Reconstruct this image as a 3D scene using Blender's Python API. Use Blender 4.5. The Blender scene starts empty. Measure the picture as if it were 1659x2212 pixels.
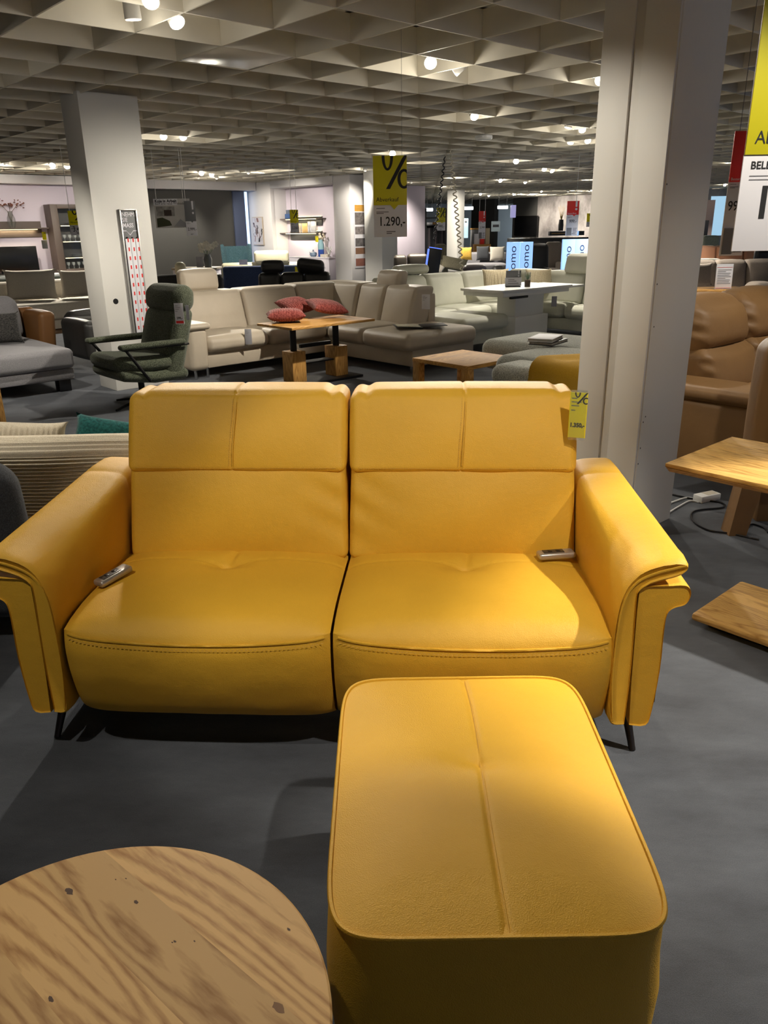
import bpy, bmesh, math, random
from mathutils import Vector, Matrix, noise
random.seed(7)
SC = bpy.context.scene
COL = SC.collection
PI = math.pi
# ------------------------------------------------------------------ camera
CAM_H = 1.526
FPX = 1667.86
PITCH = math.radians(20.246)
ROLL = math.radians(-0.904)
_fw = Vector((0, math.cos(PITCH), -math.sin(PITCH)))
_r = Vector((1, 0, 0))
_u = _r.cross(_fw)
C_R = _r * math.cos(ROLL) + _u * math.sin(ROLL)
C_U = -_r * math.sin(ROLL) + _u * math.cos(ROLL)
camd = bpy.data.cameras.new('camera')
camd.sensor_fit = 'VERTICAL'; camd.sensor_height = 36.0; camd.lens = FPX / 2212 * 36.0
camd.clip_start = 0.05; camd.clip_end = 200
cam = bpy.data.objects.new('camera', camd); COL.objects.link(cam)
cam.matrix_world = Matrix(((C_R.x, C_U.x, -_fw.x, 0), (C_R.y, C_U.y, -_fw.y, 0), (C_R.z, C_U.z, -_fw.z, CAM_H), (0, 0, 0, 1)))
SC.camera = cam
# ------------------------------------------------------------------ world, exposure
wd = bpy.data.worlds.new('world'); SC.world = wd; wd.use_nodes = True
wd.node_tree.nodes['Background'].inputs[0].default_value = (0.62, 0.72, 1.0, 1)
wd.node_tree.nodes['Background'].inputs[1].default_value = 0.55
SC.view_settings.view_transform = 'Standard'
SC.view_settings.look = 'None'
SC.view_settings.gamma = 1.0
SC.view_settings.use_curve_mapping = False
SC.view_settings.exposure = 0.12
SC.cycles.use_denoising = True
SC.cycles.max_bounces = 4
SC.cycles.diffuse_bounces = 3
SC.cycles.use_adaptive_sampling = True
SC.cycles.adaptive_threshold = 0.1
SC.cycles.sample_clamp_indirect = 4.0
LAMP_GAIN = 1.0

# ------------------------------------------------------------------ pixel / grid helpers
def ray(px, py):
    d = _fw * FPX + C_R * (px - 829.5) + C_U * (1106 - py)
    return d / d.y
def at(px, py, z=0.0):
    d = ray(px, py); t = (z - CAM_H) / d.z
    return Vector((0, 0, CAM_H)) + d * t
def aty(px, py, y):
    return Vector((0, 0, CAM_H)) + ray(px, py) * y
GU = Vector((0.7438, 0.6684, 0)); GV = Vector((-0.6684, 0.7438, 0))
GA = math.atan2(0.6684, 0.7438)          # the store's building grid is turned by this angle
def W(u, v, z=0.0):
    return GU * u + GV * v + Vector((0, 0, z))
def UV(p):
    return p.dot(GU), p.dot(GV)
def atu(px, py, u):                       # pixel ray met with the plane U = u
    d = ray(px, py); t = u / d.dot(GU); return Vector((0, 0, CAM_H)) + d * t
def atv(px, py, v):
    d = ray(px, py); t = v / d.dot(GV); return Vector((0, 0, CAM_H)) + d * t
CEIL = 2.70

# ------------------------------------------------------------------ materials
def lin(c):
    if isinstance(c, str):
        c = tuple(int(c[i:i + 2], 16) for i in (0, 2, 4))
    return tuple(((v / 255) / 12.92 if v / 255 <= 0.04045 else ((v / 255 + 0.055) / 1.055) ** 2.4) for v in c) + (1,)
MATS = {}
def _new(name):
    m = bpy.data.materials.new(name); m.use_nodes = True
    nt = m.node_tree; b = nt.nodes['Principled BSDF']
    return m, nt, b
def mat(name, col, rough=0.6, metal=0.0, spec=0.5, var=0.0, vscale=8.0, bump=0.0, bscale=200.0, sheen=0.0, emit=0.0, alpha=1.0, trans=0.0, coat=0.0):
    if name in MATS: return MATS[name]
    m, nt, b = _new(name)
    c = lin(col)
    b.inputs['Base Color'].default_value = c
    b.inputs['Roughness'].default_value = rough
    b.inputs['Metallic'].default_value = metal
    b.inputs['Specular IOR Level'].default_value = spec
    b.inputs['Sheen Weight'].default_value = sheen
    b.inputs['Coat Weight'].default_value = coat
    if trans: b.inputs['Transmission Weight'].default_value = trans
    if alpha < 1: b.inputs['Alpha'].default_value = alpha
    if emit:
        b.inputs['Emission Color'].default_value = c; b.inputs['Emission Strength'].default_value = emit
    if var or bump:
        tc = nt.nodes.new('ShaderNodeTexCoord')
    if var:
        n = nt.nodes.new('ShaderNodeTexNoise'); n.inputs['Scale'].default_value = vscale; n.inputs['Detail'].default_value = 5
        nt.links.new(tc.outputs['Object'], n.inputs['Vector'])
        r = nt.nodes.new('ShaderNodeValToRGB')
        r.color_ramp.elements[0].position = 0.3; r.color_ramp.elements[1].position = 0.7
        r.color_ramp.elements[0].color = tuple(x * (1 - var) for x in c[:3]) + (1,)
        r.color_ramp.elements[1].color = tuple(min(1, x * (1 + var)) for x in c[:3]) + (1,)
        nt.links.new(n.outputs['Fac'], r.inputs['Fac']); nt.links.new(r.outputs['Color'], b.inputs['Base Color'])
    if bump:
        n2 = nt.nodes.new('ShaderNodeTexNoise'); n2.inputs['Scale'].default_value = bscale; n2.inputs['Detail'].default_value = 3
        nt.links.new(tc.outputs['Object'], n2.inputs['Vector'])
        bp = nt.nodes.new('ShaderNodeBump'); bp.inputs['Strength'].default_value = bump; bp.inputs['Distance'].default_value = 0.004
        nt.links.new(n2.outputs['Fac'], bp.inputs['Height']); nt.links.new(bp.outputs['Normal'], b.inputs['Normal'])
    MATS[name] = m
    return m
def leather(name, col, rough=0.45, grain=420.0, bump=0.35, crease=0.25):
    if name in MATS: return MATS[name]
    m, nt, b = _new(name); c = lin(col); N = nt.nodes; L = nt.links
    b.inputs['Roughness'].default_value = rough; b.inputs['Specular IOR Level'].default_value = 0.4
    tc = N.new('ShaderNodeTexCoord')
    n = N.new('ShaderNodeTexNoise'); n.inputs['Scale'].default_value = 3.0; n.inputs['Detail'].default_value = 4
    L.new(tc.outputs['Object'], n.inputs['Vector'])
    r = N.new('ShaderNodeValToRGB')
    r.color_ramp.elements[0].position = 0.25; r.color_ramp.elements[1].position = 0.75
    r.color_ramp.elements[0].color = tuple(x * 0.9 for x in c[:3]) + (1,); r.color_ramp.elements[1].color = tuple(min(1, x * 1.07) for x in c[:3]) + (1,)
    L.new(n.outputs['Fac'], r.inputs['Fac']); L.new(r.outputs['Color'], b.inputs['Base Color'])
    v = N.new('ShaderNodeTexVoronoi'); v.inputs['Scale'].default_value = grain
    L.new(tc.outputs['Object'], v.inputs['Vector'])
    n2 = N.new('ShaderNodeTexNoise'); n2.inputs['Scale'].default_value = 26; n2.inputs['Detail'].default_value = 6
    L.new(tc.outputs['Object'], n2.inputs['Vector'])
    b1 = N.new('ShaderNodeBump'); b1.inputs['Strength'].default_value = bump; b1.inputs['Distance'].default_value = 0.0016
    b2 = N.new('ShaderNodeBump'); b2.inputs['Strength'].default_value = crease; b2.inputs['Distance'].default_value = 0.006
    L.new(v.outputs['Distance'], b1.inputs['Height']); L.new(n2.outputs['Fac'], b2.inputs['Height'])
    L.new(b2.outputs['Normal'], b1.inputs['Normal']); L.new(b1.outputs['Normal'], b.inputs['Normal'])
    MATS[name] = m
    return m
def fabric(name, c1, c2, scale=300.0, rough=0.95, bump=0.6):
    if name in MATS: return MATS[name]
    m, nt, b = _new(name); N = nt.nodes; L = nt.links
    b.inputs['Roughness'].default_value = rough; b.inputs['Specular IOR Level'].default_value = 0.1; b.inputs['Sheen Weight'].default_value = 0.15
    tc = N.new('ShaderNodeTexCoord')
    n = N.new('ShaderNodeTexNoise'); n.inputs['Scale'].default_value = scale; n.inputs['Detail'].default_value = 2
    L.new(tc.outputs['Object'], n.inputs['Vector'])
    r = N.new('ShaderNodeValToRGB'); r.color_ramp.elements[0].position = 0.35; r.color_ramp.elements[1].position = 0.65
    r.color_ramp.elements[0].color = lin(c1); r.color_ramp.elements[1].color = lin(c2)
    L.new(n.outputs['Fac'], r.inputs['Fac']); L.new(r.outputs['Color'], b.inputs['Base Color'])
    bp = N.new('ShaderNodeBump'); bp.inputs['Strength'].default_value = bump; bp.inputs['Distance'].default_value = 0.003
    L.new(n.outputs['Fac'], bp.inputs['Height']); L.new(bp.outputs['Normal'], b.inputs['Normal'])
    MATS[name] = m
    return m
def wood(name, c1, c2, c3=None, axis='X', grain=9.0, rough=0.45, knots=True, plank=0.0):
    # long grain along the object's axis, growth-ring figure, small knots
    if name in MATS: return MATS[name]
    m, nt, b = _new(name); N = nt.nodes; L = nt.links
    b.inputs['Roughness'].default_value = rough; b.inputs['Specular IOR Level'].default_value = 0.35
    tc = N.new('ShaderNodeTexCoord')
    mp = N.new('ShaderNodeMapping')
    s = {'X': (0.16, 1, 1), 'Y': (1, 0.16, 1), 'Z': (1, 1, 0.16)}[axis]
    mp.inputs['Scale'].default_value = s
    src = tc.outputs['Object']
    if plank:
        sep = N.new('ShaderNodeSeparateXYZ'); L.new(tc.outputs['Object'], sep.inputs[0])
        mul = N.new('ShaderNodeMath'); mul.operation = 'DIVIDE'; mul.inputs[1].default_value = plank
        L.new(sep.outputs['Y' if axis == 'X' else 'X'], mul.inputs[0])
        fl = N.new('ShaderNodeMath'); fl.operation = 'FLOOR'; L.new(mul.outputs[0], fl.inputs[0])
        wn = N.new('ShaderNodeTexWhiteNoise'); wn.noise_dimensions = '1D'; L.new(fl.outputs[0], wn.inputs['W'])
        ad = N.new('ShaderNodeVectorMath'); ad.operation = 'MULTIPLY_ADD'
        ad.inputs[1].default_value = (7, 7, 7); L.new(wn.outputs['Color'], ad.inputs[0]); L.new(tc.outputs['Object'], ad.inputs[2])
        src = ad.outputs[0]
    L.new(src, mp.inputs['Vector'])
    n1 = N.new('ShaderNodeTexNoise'); n1.inputs['Scale'].default_value = grain; n1.inputs['Detail'].default_value = 2.5; n1.inputs['Roughness'].default_value = 0.4
    n1.inputs['Distortion'].default_value = 0.25
    L.new(mp.outputs[0], n1.inputs['Vector'])
    mu = N.new('ShaderNodeMath'); mu.operation = 'MULTIPLY'; mu.inputs[1].default_value = 24.0; L.new(n1.outputs['Fac'], mu.inputs[0])
    fr = N.new('ShaderNodeMath'); fr.operation = 'PINGPONG'; fr.inputs[1].default_value = 0.5; L.new(mu.outputs[0], fr.inputs[0])
    n2 = N.new('ShaderNodeTexNoise'); n2.inputs['Scale'].default_value = grain * 40; n2.inputs['Detail'].default_value = 3
    L.new(mp.outputs[0], n2.inputs['Vector'])
    mx = N.new('ShaderNodeMath'); mx.operation = 'MULTIPLY_ADD'; mx.inputs[1].default_value = 0.55; L.new(n2.outputs['Fac'], mx.inputs[0]); L.new(fr.outputs[0], mx.inputs[2])
    r = N.new('ShaderNodeValToRGB'); r.color_ramp.elements[0].position = 0.22; r.color_ramp.elements[1].position = 0.62
    r.color_ramp.elements[0].color = lin(c1); r.color_ramp.elements[1].color = lin(c2)
    L.new(mx.outputs[0], r.inputs['Fac'])
    out = r.outputs['Color']
    if plank:
        hs = N.new('ShaderNodeHueSaturation'); L.new(out, hs.inputs['Color'])
        mr = N.new('ShaderNodeMapRange'); mr.inputs['To Min'].default_value = 0.82; mr.inputs['To Max'].default_value = 1.12
        L.new(wn.outputs['Value'], mr.inputs['Value']); L.new(mr.outputs[0], hs.inputs['Value']); out = hs.outputs['Color']
    if knots:
        v = N.new('ShaderNodeTexVoronoi'); v.inputs['Scale'].default_value = 4.2
        mp2 = N.new('ShaderNodeMapping'); mp2.inputs['Scale'].default_value = {'X': (0.7, 1, 0.2), 'Y': (1, 0.7, 0.2), 'Z': (1, 0.2, 0.7)}[axis]
        L.new(tc.outputs['Object'], mp2.inputs['Vector']); L.new(mp2.outputs[0], v.inputs['Vector'])
        kr = N.new('ShaderNodeValToRGB'); kr.color_ramp.elements[0].position = 0.012; kr.color_ramp.elements[1].position = 0.05
        kr.color_ramp.elements[0].color = (0.18, 0.12, 0.08, 1); kr.color_ramp.elements[1].color = (1, 1, 1, 1)
        L.new(v.outputs['Distance'], kr.inputs['Fac'])
        mm = N.new('ShaderNodeMixRGB'); mm.blend_type = 'MULTIPLY'; mm.inputs[0].default_value = 1
        L.new(out, mm.inputs[1]); L.new(kr.outputs['Color'], mm.inputs[2]); out = mm.outputs[0]
    L.new(out, b.inputs['Base Color'])
    bp = N.new('ShaderNodeBump'); bp.inputs['Strength'].default_value = 0.12; bp.inputs['Distance'].default_value = 0.001
    L.new(n2.outputs['Fac'], bp.inputs['Height']); L.new(bp.outputs['Normal'], b.inputs['Normal'])
    MATS[name] = m
    return m

# ------------------------------------------------------------------ object helpers
def tag(o, label=None, cat=None, group=None, kind=None):
    if label: o['label'] = label
    if cat: o['category'] = cat
    if group: o['group'] = group
    if kind: o['kind'] = kind
    return o
def thing(name, label, cat, loc=(0, 0, 0), rz=0.0, group=None):
    o = bpy.data.objects.new(name, None); COL.objects.link(o)
    o.empty_display_size = 0.1
    o.location = loc; o.rotation_euler = (0, 0, rz)
    return tag(o, label, cat, group)
def link(name, me, m, parent=None, loc=(0, 0, 0), rot=(0, 0, 0)):
    o = bpy.data.objects.new(name, me); COL.objects.link(o)
    if m is not None and len(me.materials) == 0: me.materials.append(m)
    o.location = loc; o.rotation_euler = rot
    if parent is not None: o.parent = parent
    return o
def copy_tree(o, parent=None):
    c = o.copy(); COL.objects.link(c); c.parent = parent
    for ch in list(o.children):
        copy_tree(ch, c)
    return c
def finish(bm, name, m, parent=None, loc=(0, 0, 0), rot=(0, 0, 0), smooth=True, angle=40):
    bmesh.ops.recalc_face_normals(bm, faces=bm.faces)
    if smooth:
        for f in bm.faces: f.smooth = True
        lim = math.radians(angle)
        for e in bm.edges:
            if len(e.link_faces) == 2 and e.calc_face_angle(0) > lim: e.smooth = False
    me = bpy.data.meshes.new(name); bm.to_mesh(me); bm.free()
    return link(name, me, m, parent, loc, rot)
def box(name, size, c, m, parent=None, bev=0.004, seg=2, rot=(0, 0, 0)):
    """box of full size, centred at c (local)"""
    bm = bmesh.new(); bmesh.ops.create_cube(bm, size=1.0)
    for v in bm.verts: v.co = Vector((v.co.x * size[0], v.co.y * size[1], v.co.z * size[2]))
    if bev > 0:
        bmesh.ops.bevel(bm, geom=list(bm.edges), offset=min(bev, min(size) * 0.45), segments=seg, affect='EDGES', profile=0.5)
    return finish(bm, name, m, parent, c, rot)
def rbox(name, size, c, m, parent=None, r=0.05, bulge=(0, 0, 0), n=10, rot=(0, 0, 0), fn=None):
    """soft upholstery block: rounded edges, faces bulging by bulge=(x,y,z); fn(p)->p reshapes in local space"""
    hx, hy, hz = size[0] / 2, size[1] / 2, size[2] / 2
    r = min(r, hx * .98, hy * .98, hz * .98)
    bm = bmesh.new(); cache = {}
    def vert(p):
        k = (round(p[0], 5), round(p[1], 5), round(p[2], 5))
        if k in cache: return cache[k]
        q = Vector((p[0] * hx, p[1] * hy, p[2] * hz))
        inner = Vector((max(-hx + r, min(hx - r, q.x)), max(-hy + r, min(hy - r, q.y)), max(-hz + r, min(hz - r, q.z))))
        d = q - inner
        if d.length > 1e-9: q = inner + d.normalized() * r
        ax, ay, az = p
        wx = (1 - ay * ay) * (1 - az * az); wy = (1 - ax * ax) * (1 - az * az); wz = (1 - ax * ax) * (1 - ay * ay)
        q.x += bulge[0] * wx * ax; q.y += bulge[1] * wy * ay; q.z += bulge[2] * wz * az
        if fn: q = Vector(fn(q, p))
        cache[k] = bm.verts.new(q); return cache[k]
    nn = n if isinstance(n, tuple) else (n, n, n)
    def ts(h, n):
        k = max(2, n); e = min(0.9, r / h); inn = [-(1 - e) + 2 * (1 - e) * i / k for i in range(k + 1)]
        edge = [math.tan(t / 4 * PI / 4) for t in range(1, 5)]
        hi = [(1 - e) + e * x for x in edge]
        return [-x for x in reversed(hi)] + inn + hi
    T = [ts(hx, nn[0]), ts(hy, nn[1]), ts(hz, nn[2])]
    for a in range(3):
        b, cc = (a + 1) % 3, (a + 2) % 3
        for s in (-1, 1):
            for i in range(len(T[b]) - 1):
                for j in range(len(T[cc]) - 1):
                    vs = []
                    for (x, y) in ((i, j), (i + 1, j), (i + 1, j + 1), (i, j + 1)):
                        p = [0, 0, 0]; p[a] = s; p[b] = T[b][x]; p[cc] = T[cc][y]; vs.append(vert(tuple(p)))
                    if s < 0: vs.reverse()
                    try: bm.faces.new(vs)
                    except ValueError: pass
    return finish(bm, name, m, parent, c, rot, angle=75)
def surf(name, f, nu, nv, m, parent=None, loc=(0, 0, 0), rot=(0, 0, 0), closeu=False, closev=False, thick=0.0, angle=50):
    bm = bmesh.new()
    g = [[bm.verts.new(f(i / nu, j / nv)) for j in range(nv + (0 if closev else 1))] for i in range(nu + (0 if closeu else 1))]
    for i in range(nu):
        for j in range(nv):
            a = g[i][j]; b = g[(i + 1) % len(g)][j]; c = g[(i + 1) % len(g)][(j + 1) % len(g[0])]; d = g[i][(j + 1) % len(g[0])]
            try: bm.faces.new((a, b, c, d))
            except ValueError: pass
    if thick:
        bmesh.ops.recalc_face_normals(bm, faces=bm.faces)
        bmesh.ops.solidify(bm, geom=list(bm.faces), thickness=thick)
    return finish(bm, name, m, parent, loc, rot, angle=angle)
def loft(name, loops, m, parent=None, loc=(0, 0, 0), rot=(0, 0, 0), cap=True, angle=45):
    """closed cross sections (lists of points of equal length) skinned one to the next"""
    bm = bmesh.new(); V = [[bm.verts.new(p) for p in l] for l in loops]; n = len(V[0])
    for k in range(len(V) - 1):
        for i in range(n):
            try: bm.faces.new((V[k][i], V[k][(i + 1) % n], V[k + 1][(i + 1) % n], V[k + 1][i]))
            except ValueError: pass
    if cap:
        bm.faces.new(V[0]); bm.faces.new(list(reversed(V[-1])))
    return finish(bm, name, m, parent, loc, rot, angle=angle)
def prism(name, outline, depth, m, parent=None, loc=(0, 0, 0), rot=(0, 0, 0), axis='Y', bev=0.0, seg=2, angle=40):
    """2D outline extruded by depth, centred; axis Y: outline in XZ; Z: outline in XY; X: outline in YZ"""
    def P(a, b, t):
        return {'Y': (a, t, b), 'Z': (a, b, t), 'X': (t, a, b)}[axis]
    bm = bmesh.new()
    A = [bm.verts.new(P(a, b, -depth / 2)) for a, b in outline]; B = [bm.verts.new(P(a, b, depth / 2)) for a, b in outline]
    n = len(A); f1 = bm.faces.new(A); f2 = bm.faces.new(list(reversed(B)))
    for i in range(n): bm.faces.new((A[i], B[i], B[(i + 1) % n], A[(i + 1) % n]))
    if bev > 0:
        ed = [e for e in bm.edges if (f1 in e.link_faces) != (f2 in e.link_faces) and (f1 in e.link_faces or f2 in e.link_faces)]
        bmesh.ops.bevel(bm, geom=ed, offset=bev, segments=seg, affect='EDGES', profile=0.5)
    return finish(bm, name, m, parent, loc, rot, angle=angle)
def lathe(name, prof, m, parent=None, loc=(0, 0, 0), rot=(0, 0, 0), seg=24, angle=40):
    bm = bmesh.new(); rings = []
    for r, z in prof:
        rings.append([bm.verts.new((r * math.cos(2 * PI * i / seg), r * math.sin(2 * PI * i / seg), z)) for i in range(seg)] if r > 1e-6 else [bm.verts.new((0, 0, z))])
    for a, b in zip(rings, rings[1:]):
        for i in range(seg):
            j = (i + 1) % seg
            if len(a) == 1 and len(b) == 1: continue
            if len(a) == 1: bm.faces.new((a[0], b[j], b[i]))
            elif len(b) == 1: bm.faces.new((a[i], a[j], b[0]))
            else: bm.faces.new((a[i], a[j], b[j], b[i]))
    return finish(bm, name, m, parent, loc, rot, angle=angle)
def smooth_pts(pts, k=6):
    P = [Vector(p) for p in pts]; out = []
    for i in range(len(P) - 1):
        p0 = P[max(0, i - 1)]; p1 = P[i]; p2 = P[i + 1]; p3 = P[min(len(P) - 1, i + 2)]
        for j in range(k):
            t = j / k
            out.append(0.5 * ((2 * p1) + (p2 - p0) * t + (2 * p0 - 5 * p1 + 4 * p2 - p3) * t * t + (3 * p1 - p0 - 3 * p2 + p3) * t ** 3))
    out.append(P[-1]); return out
def tube(name, pts, r, m, parent=None, seg=8, closed=False, loc=(0, 0, 0), rot=(0, 0, 0), r2=None):
    P = [Vector(p) for p in pts]; bm = bmesh.new(); rings = []; n = len(P); up = Vector((0, 0, 1)); N = None
    for i in range(n):
        a = P[(i - 1) % n] if closed or i > 0 else P[i]; b = P[(i + 1) % n] if closed or i < n - 1 else P[i]
        t = (b - a).normalized()
        if N is None: N = t.cross(up if abs(t.z) < 0.9 else Vector((1, 0, 0))).normalized()
        else:
            N = (N - t * N.dot(t)); N = N.normalized() if N.length > 1e-6 else t.orthogonal().normalized()
        B = t.cross(N); rr = r if r2 is None else r + (r2 - r) * i / (n - 1)
        rings.append([bm.verts.new(P[i] + (N * math.cos(2 * PI * k / seg) + B * math.sin(2 * PI * k / seg)) * rr) for k in range(seg)])
    for i in range(n if closed else n - 1):
        A = rings[i]; Bq = rings[(i + 1) % n]
        for k in range(seg): bm.faces.new((A[k], A[(k + 1) % seg], Bq[(k + 1) % seg], Bq[k]))
    if not closed:
        bm.faces.new(list(reversed(rings[0]))); bm.faces.new(rings[-1])
    return finish(bm, name, m, parent, loc, rot, angle=60)
def text(s, size, m, parent, loc, rot=(PI / 2, 0, 0), align='LEFT', bold=0.0, sx=1.0, name='lettering', space=1.0):
    cu = bpy.data.curves.new(name, 'FONT'); cu.body = s; cu.size = size; cu.align_x = align; cu.offset = bold; cu.resolution_u = 3
    cu.space_character = space; cu.fill_mode = 'FRONT'
    o = bpy.data.objects.new(name, cu); COL.objects.link(o); cu.materials.append(m)
    o.location = loc; o.rotation_euler = rot; o.scale = (sx, 1, 1)
    if parent is not None: o.parent = parent
    return o
def struct(o):
    o['kind'] = 'structure'; return o
def quad(name, pts, m, parent=None):
    me = bpy.data.meshes.new(name); me.from_pydata([tuple(p) for p in pts], [], [tuple(range(len(pts)))]); me.update()
    return link(name, me, m, parent)
def rrect(w, h, r, k=5):
    """rounded rectangle outline centred on 0"""
    o = []
    for cx, cy, a0 in ((w / 2 - r, h / 2 - r, 0), (-w / 2 + r, h / 2 - r, PI / 2), (-w / 2 + r, -h / 2 + r, PI), (w / 2 - r, -h / 2 + r, 1.5 * PI)):
        for i in range(k + 1):
            a = a0 + PI / 2 * i / k; o.append((cx + r * math.cos(a), cy + r * math.sin(a)))
    return o
# ------------------------------------------------------------------ surface materials
def carpet_mat():
    m, nt, b = _new('carpet_charcoal'); N = nt.nodes; L = nt.links
    b.inputs['Roughness'].default_value = 0.95; b.inputs['Specular IOR Level'].default_value = 0.08; b.inputs['Sheen Weight'].default_value = 0.15
    tc = N.new('ShaderNodeTexCoord')
    n1 = N.new('ShaderNodeTexNoise'); n1.inputs['Scale'].default_value = 420; n1.inputs['Detail'].default_value = 2
    n2 = N.new('ShaderNodeTexNoise'); n2.inputs['Scale'].default_value = 1.7; n2.inputs['Detail'].default_value = 7; n2.inputs['Roughness'].default_value = 0.7
    mp = N.new('ShaderNodeMapping'); mp.inputs['Rotation'].default_value = (0, 0, 0.5); mp.inputs['Scale'].default_value = (1, 2.6, 1)
    L.new(tc.outputs['Object'], mp.inputs['Vector'])
    L.new(tc.outputs['Object'], n1.inputs['Vector']); L.new(mp.outputs[0], n2.inputs['Vector'])
    a = N.new('ShaderNodeMath'); a.operation = 'MULTIPLY_ADD'; a.inputs[1].default_value = 0.35; L.new(n1.outputs['Fac'], a.inputs[0])
    s = N.new('ShaderNodeMath'); s.operation = 'MULTIPLY'; s.inputs[1].default_value = 0.65; L.new(n2.outputs['Fac'], s.inputs[0]); L.new(s.outputs[0], a.inputs[2])
    r = N.new('ShaderNodeValToRGB'); r.color_ramp.elements[0].position = 0.33; r.color_ramp.elements[1].position = 0.68
    r.color_ramp.elements[0].color = lin('3b3d42'); r.color_ramp.elements[1].color = lin('5d6168')
    L.new(a.outputs[0], r.inputs['Fac']); L.new(r.outputs['Color'], b.inputs['Base Color'])
    bp = N.new('ShaderNodeBump'); bp.inputs['Strength'].default_value = 0.5; bp.inputs['Distance'].default_value = 0.003
    L.new(n1.outputs['Fac'], bp.inputs['Height']); L.new(bp.outputs['Normal'], b.inputs['Normal'])
    return m
def streak_wall(name, c1, c2, scale=1.2):
    m, nt, b = _new(name); N = nt.nodes; L = nt.links
    b.inputs['Roughness'].default_value = 0.85
    tc = N.new('ShaderNodeTexCoord'); n = N.new('ShaderNodeTexNoise'); n.inputs['Scale'].default_value = scale; n.inputs['Detail'].default_value = 8; n.inputs['Roughness'].default_value = 0.65
    mp = N.new('ShaderNodeMapping'); mp.inputs['Scale'].default_value = (1, 1, 0.6); L.new(tc.outputs['Object'], mp.inputs['Vector']); L.new(mp.outputs[0], n.inputs['Vector'])
    r = N.new('ShaderNodeValToRGB'); r.color_ramp.elements[0].position = 0.38; r.color_ramp.elements[1].position = 0.62
    r.color_ramp.elements[0].color = lin(c1); r.color_ramp.elements[1].color = lin(c2)
    L.new(n.outputs['Fac'], r.inputs['Fac']); L.new(r.outputs['Color'], b.inputs['Base Color'])
    MATS[name] = m
    return m
M_CARPET = carpet_mat()
M_FIN = mat('ceiling_cream', 'dcd6c6', 0.75, var=0.05, vscale=2.0)
M_PLENUM = mat('plenum_dark', '4a4a48', 0.9)
M_WALLW = mat('wall_white', 'd9d6d6', 0.8, var=0.02, vscale=1.0)
M_COLW = mat('column_white', 'd6d4ce', 0.7, var=0.02, vscale=2.0, bump=0.05, bscale=60)
M_LAV = mat('wall_lavender_white', 'd0c6d2', 0.8)
M_DARKW = mat('wall_charcoal', '4c4b48', 0.8, var=0.08, vscale=0.8)
M_BLUEW = mat('wall_slate_blue', '46506a', 0.8)
M_CONC = streak_wall('wall_marbled', '6e6866', 'a9a29e')
M_BLACK = mat('black_plastic', '17171a', 0.35)
M_BLKM = mat('black_metal', '201f1f', 0.45, metal=0.6)
M_CHROME = mat('chrome', 'c8c8c8', 0.2, metal=1.0)
M_WHITE = mat('white_lacquer', 'e9e9e6', 0.35)
M_PAPER = mat('white_paper', 'dcdbe0', 0.6)
M_INK = mat('black_ink', '1d1d1f', 0.7)
M_GREYINK = mat('grey_ink', '77777a', 0.7)
M_YEL_SHADED = mat('sign_yellow_shaded', 'c9c012', 0.5)  # card yellow darkened: the shade on backlit signs is put into the colour
M_YELB = mat('sign_yellow_bright', 'f6e800', 0.5)
M_RED = mat('sign_red', 'd8261e', 0.5)
M_SIGNGREY = mat('sign_grey', '6b6c6e', 0.6)
M_LENS = mat('lamp_lens', 'fff2dc', 0.5, emit=14.0)
M_LENS.cycles.emission_sampling = 'NONE'
M_LEDW = mat('led_warm', 'fff0b8', 0.5, emit=2.2)
M_LAMPW = mat('lamp_white', 'dddbd4', 0.4)

# ------------------------------------------------------------------ room shell
def wbox(name, u0, u1, v0, v1, z0, z1, m, parent=None, bev=0.004):
    """box aligned to the building grid"""
    c = W((u0 + u1) / 2, (v0 + v1) / 2, (z0 + z1) / 2)
    return box(name, (abs(u1 - u0), abs(v1 - v0), z1 - z0), c, m, parent, bev=bev, rot=(0, 0, GA))
UMIN, UMAX, VMIN, VMAX = -7.0, 44.0, -10.0, 34.0
fl = quad('floor', [W(UMIN, VMIN), W(UMAX, VMIN), W(UMAX, VMAX), W(UMIN, VMAX)], M_CARPET); struct(fl)
M_PARQ = wood('parquet_brown', '6b4a30', '8e6844', axis='X', grain=5, knots=False, plank=0.18)
pq = wbox('floor_parquet', 3.2, 7.2, 12.9, 18.75, 0.0, 0.006, M_PARQ, bev=0); struct(pq)

ceil = wbox('ceiling', UMIN, UMAX, VMIN, VMAX, 3.15, 3.2, M_PLENUM, bev=0); struct(ceil)
CELL = 0.625; FH = 0.17
U0 = 4.2066 * CELL; V0 = 7.329 * CELL
def gu(i): return U0 + i * CELL
def gv(j): return V0 + j * CELL
def tee_mesh(length, t=0.012, fl_w=0.10):
    # upright board with a flange along its top edge, running along local X, bottom edge at z=0
    prof = [(-t / 2, 0), (t / 2, 0), (t / 2, FH), (fl_w / 2, FH), (fl_w / 2, FH + 0.01), (-fl_w / 2, FH + 0.01), (-fl_w / 2, FH), (-t / 2, FH)]
    me = bpy.data.meshes.new('ceiling_board'); vs = []; n = len(prof)
    for x in (-length / 2, length / 2): vs += [(x, a, b) for a, b in prof]
    fs = [tuple(range(n - 1, -1, -1)), tuple(range(n, 2 * n))] + [(i, (i + 1) % n, n + (i + 1) % n, n + i) for i in range(n)]
    me.from_pydata(vs, [], fs); me.update(); me.materials.append(M_FIN); return me
IU0, IU1, JV0, JV1 = -14, 58, -26, 44
ceil_inv = ceil.matrix_basis.inverted()
def hang(o, loc, rz):
    o.parent = ceil; o.location = loc; o.rotation_euler = (0, 0, rz); o.matrix_parent_inverse = ceil_inv
col_boxes = []   # (u0,u1,v0,v1) of columns that pierce the ceiling
long_me = tee_mesh((IU1 - IU0) * CELL)
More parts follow.
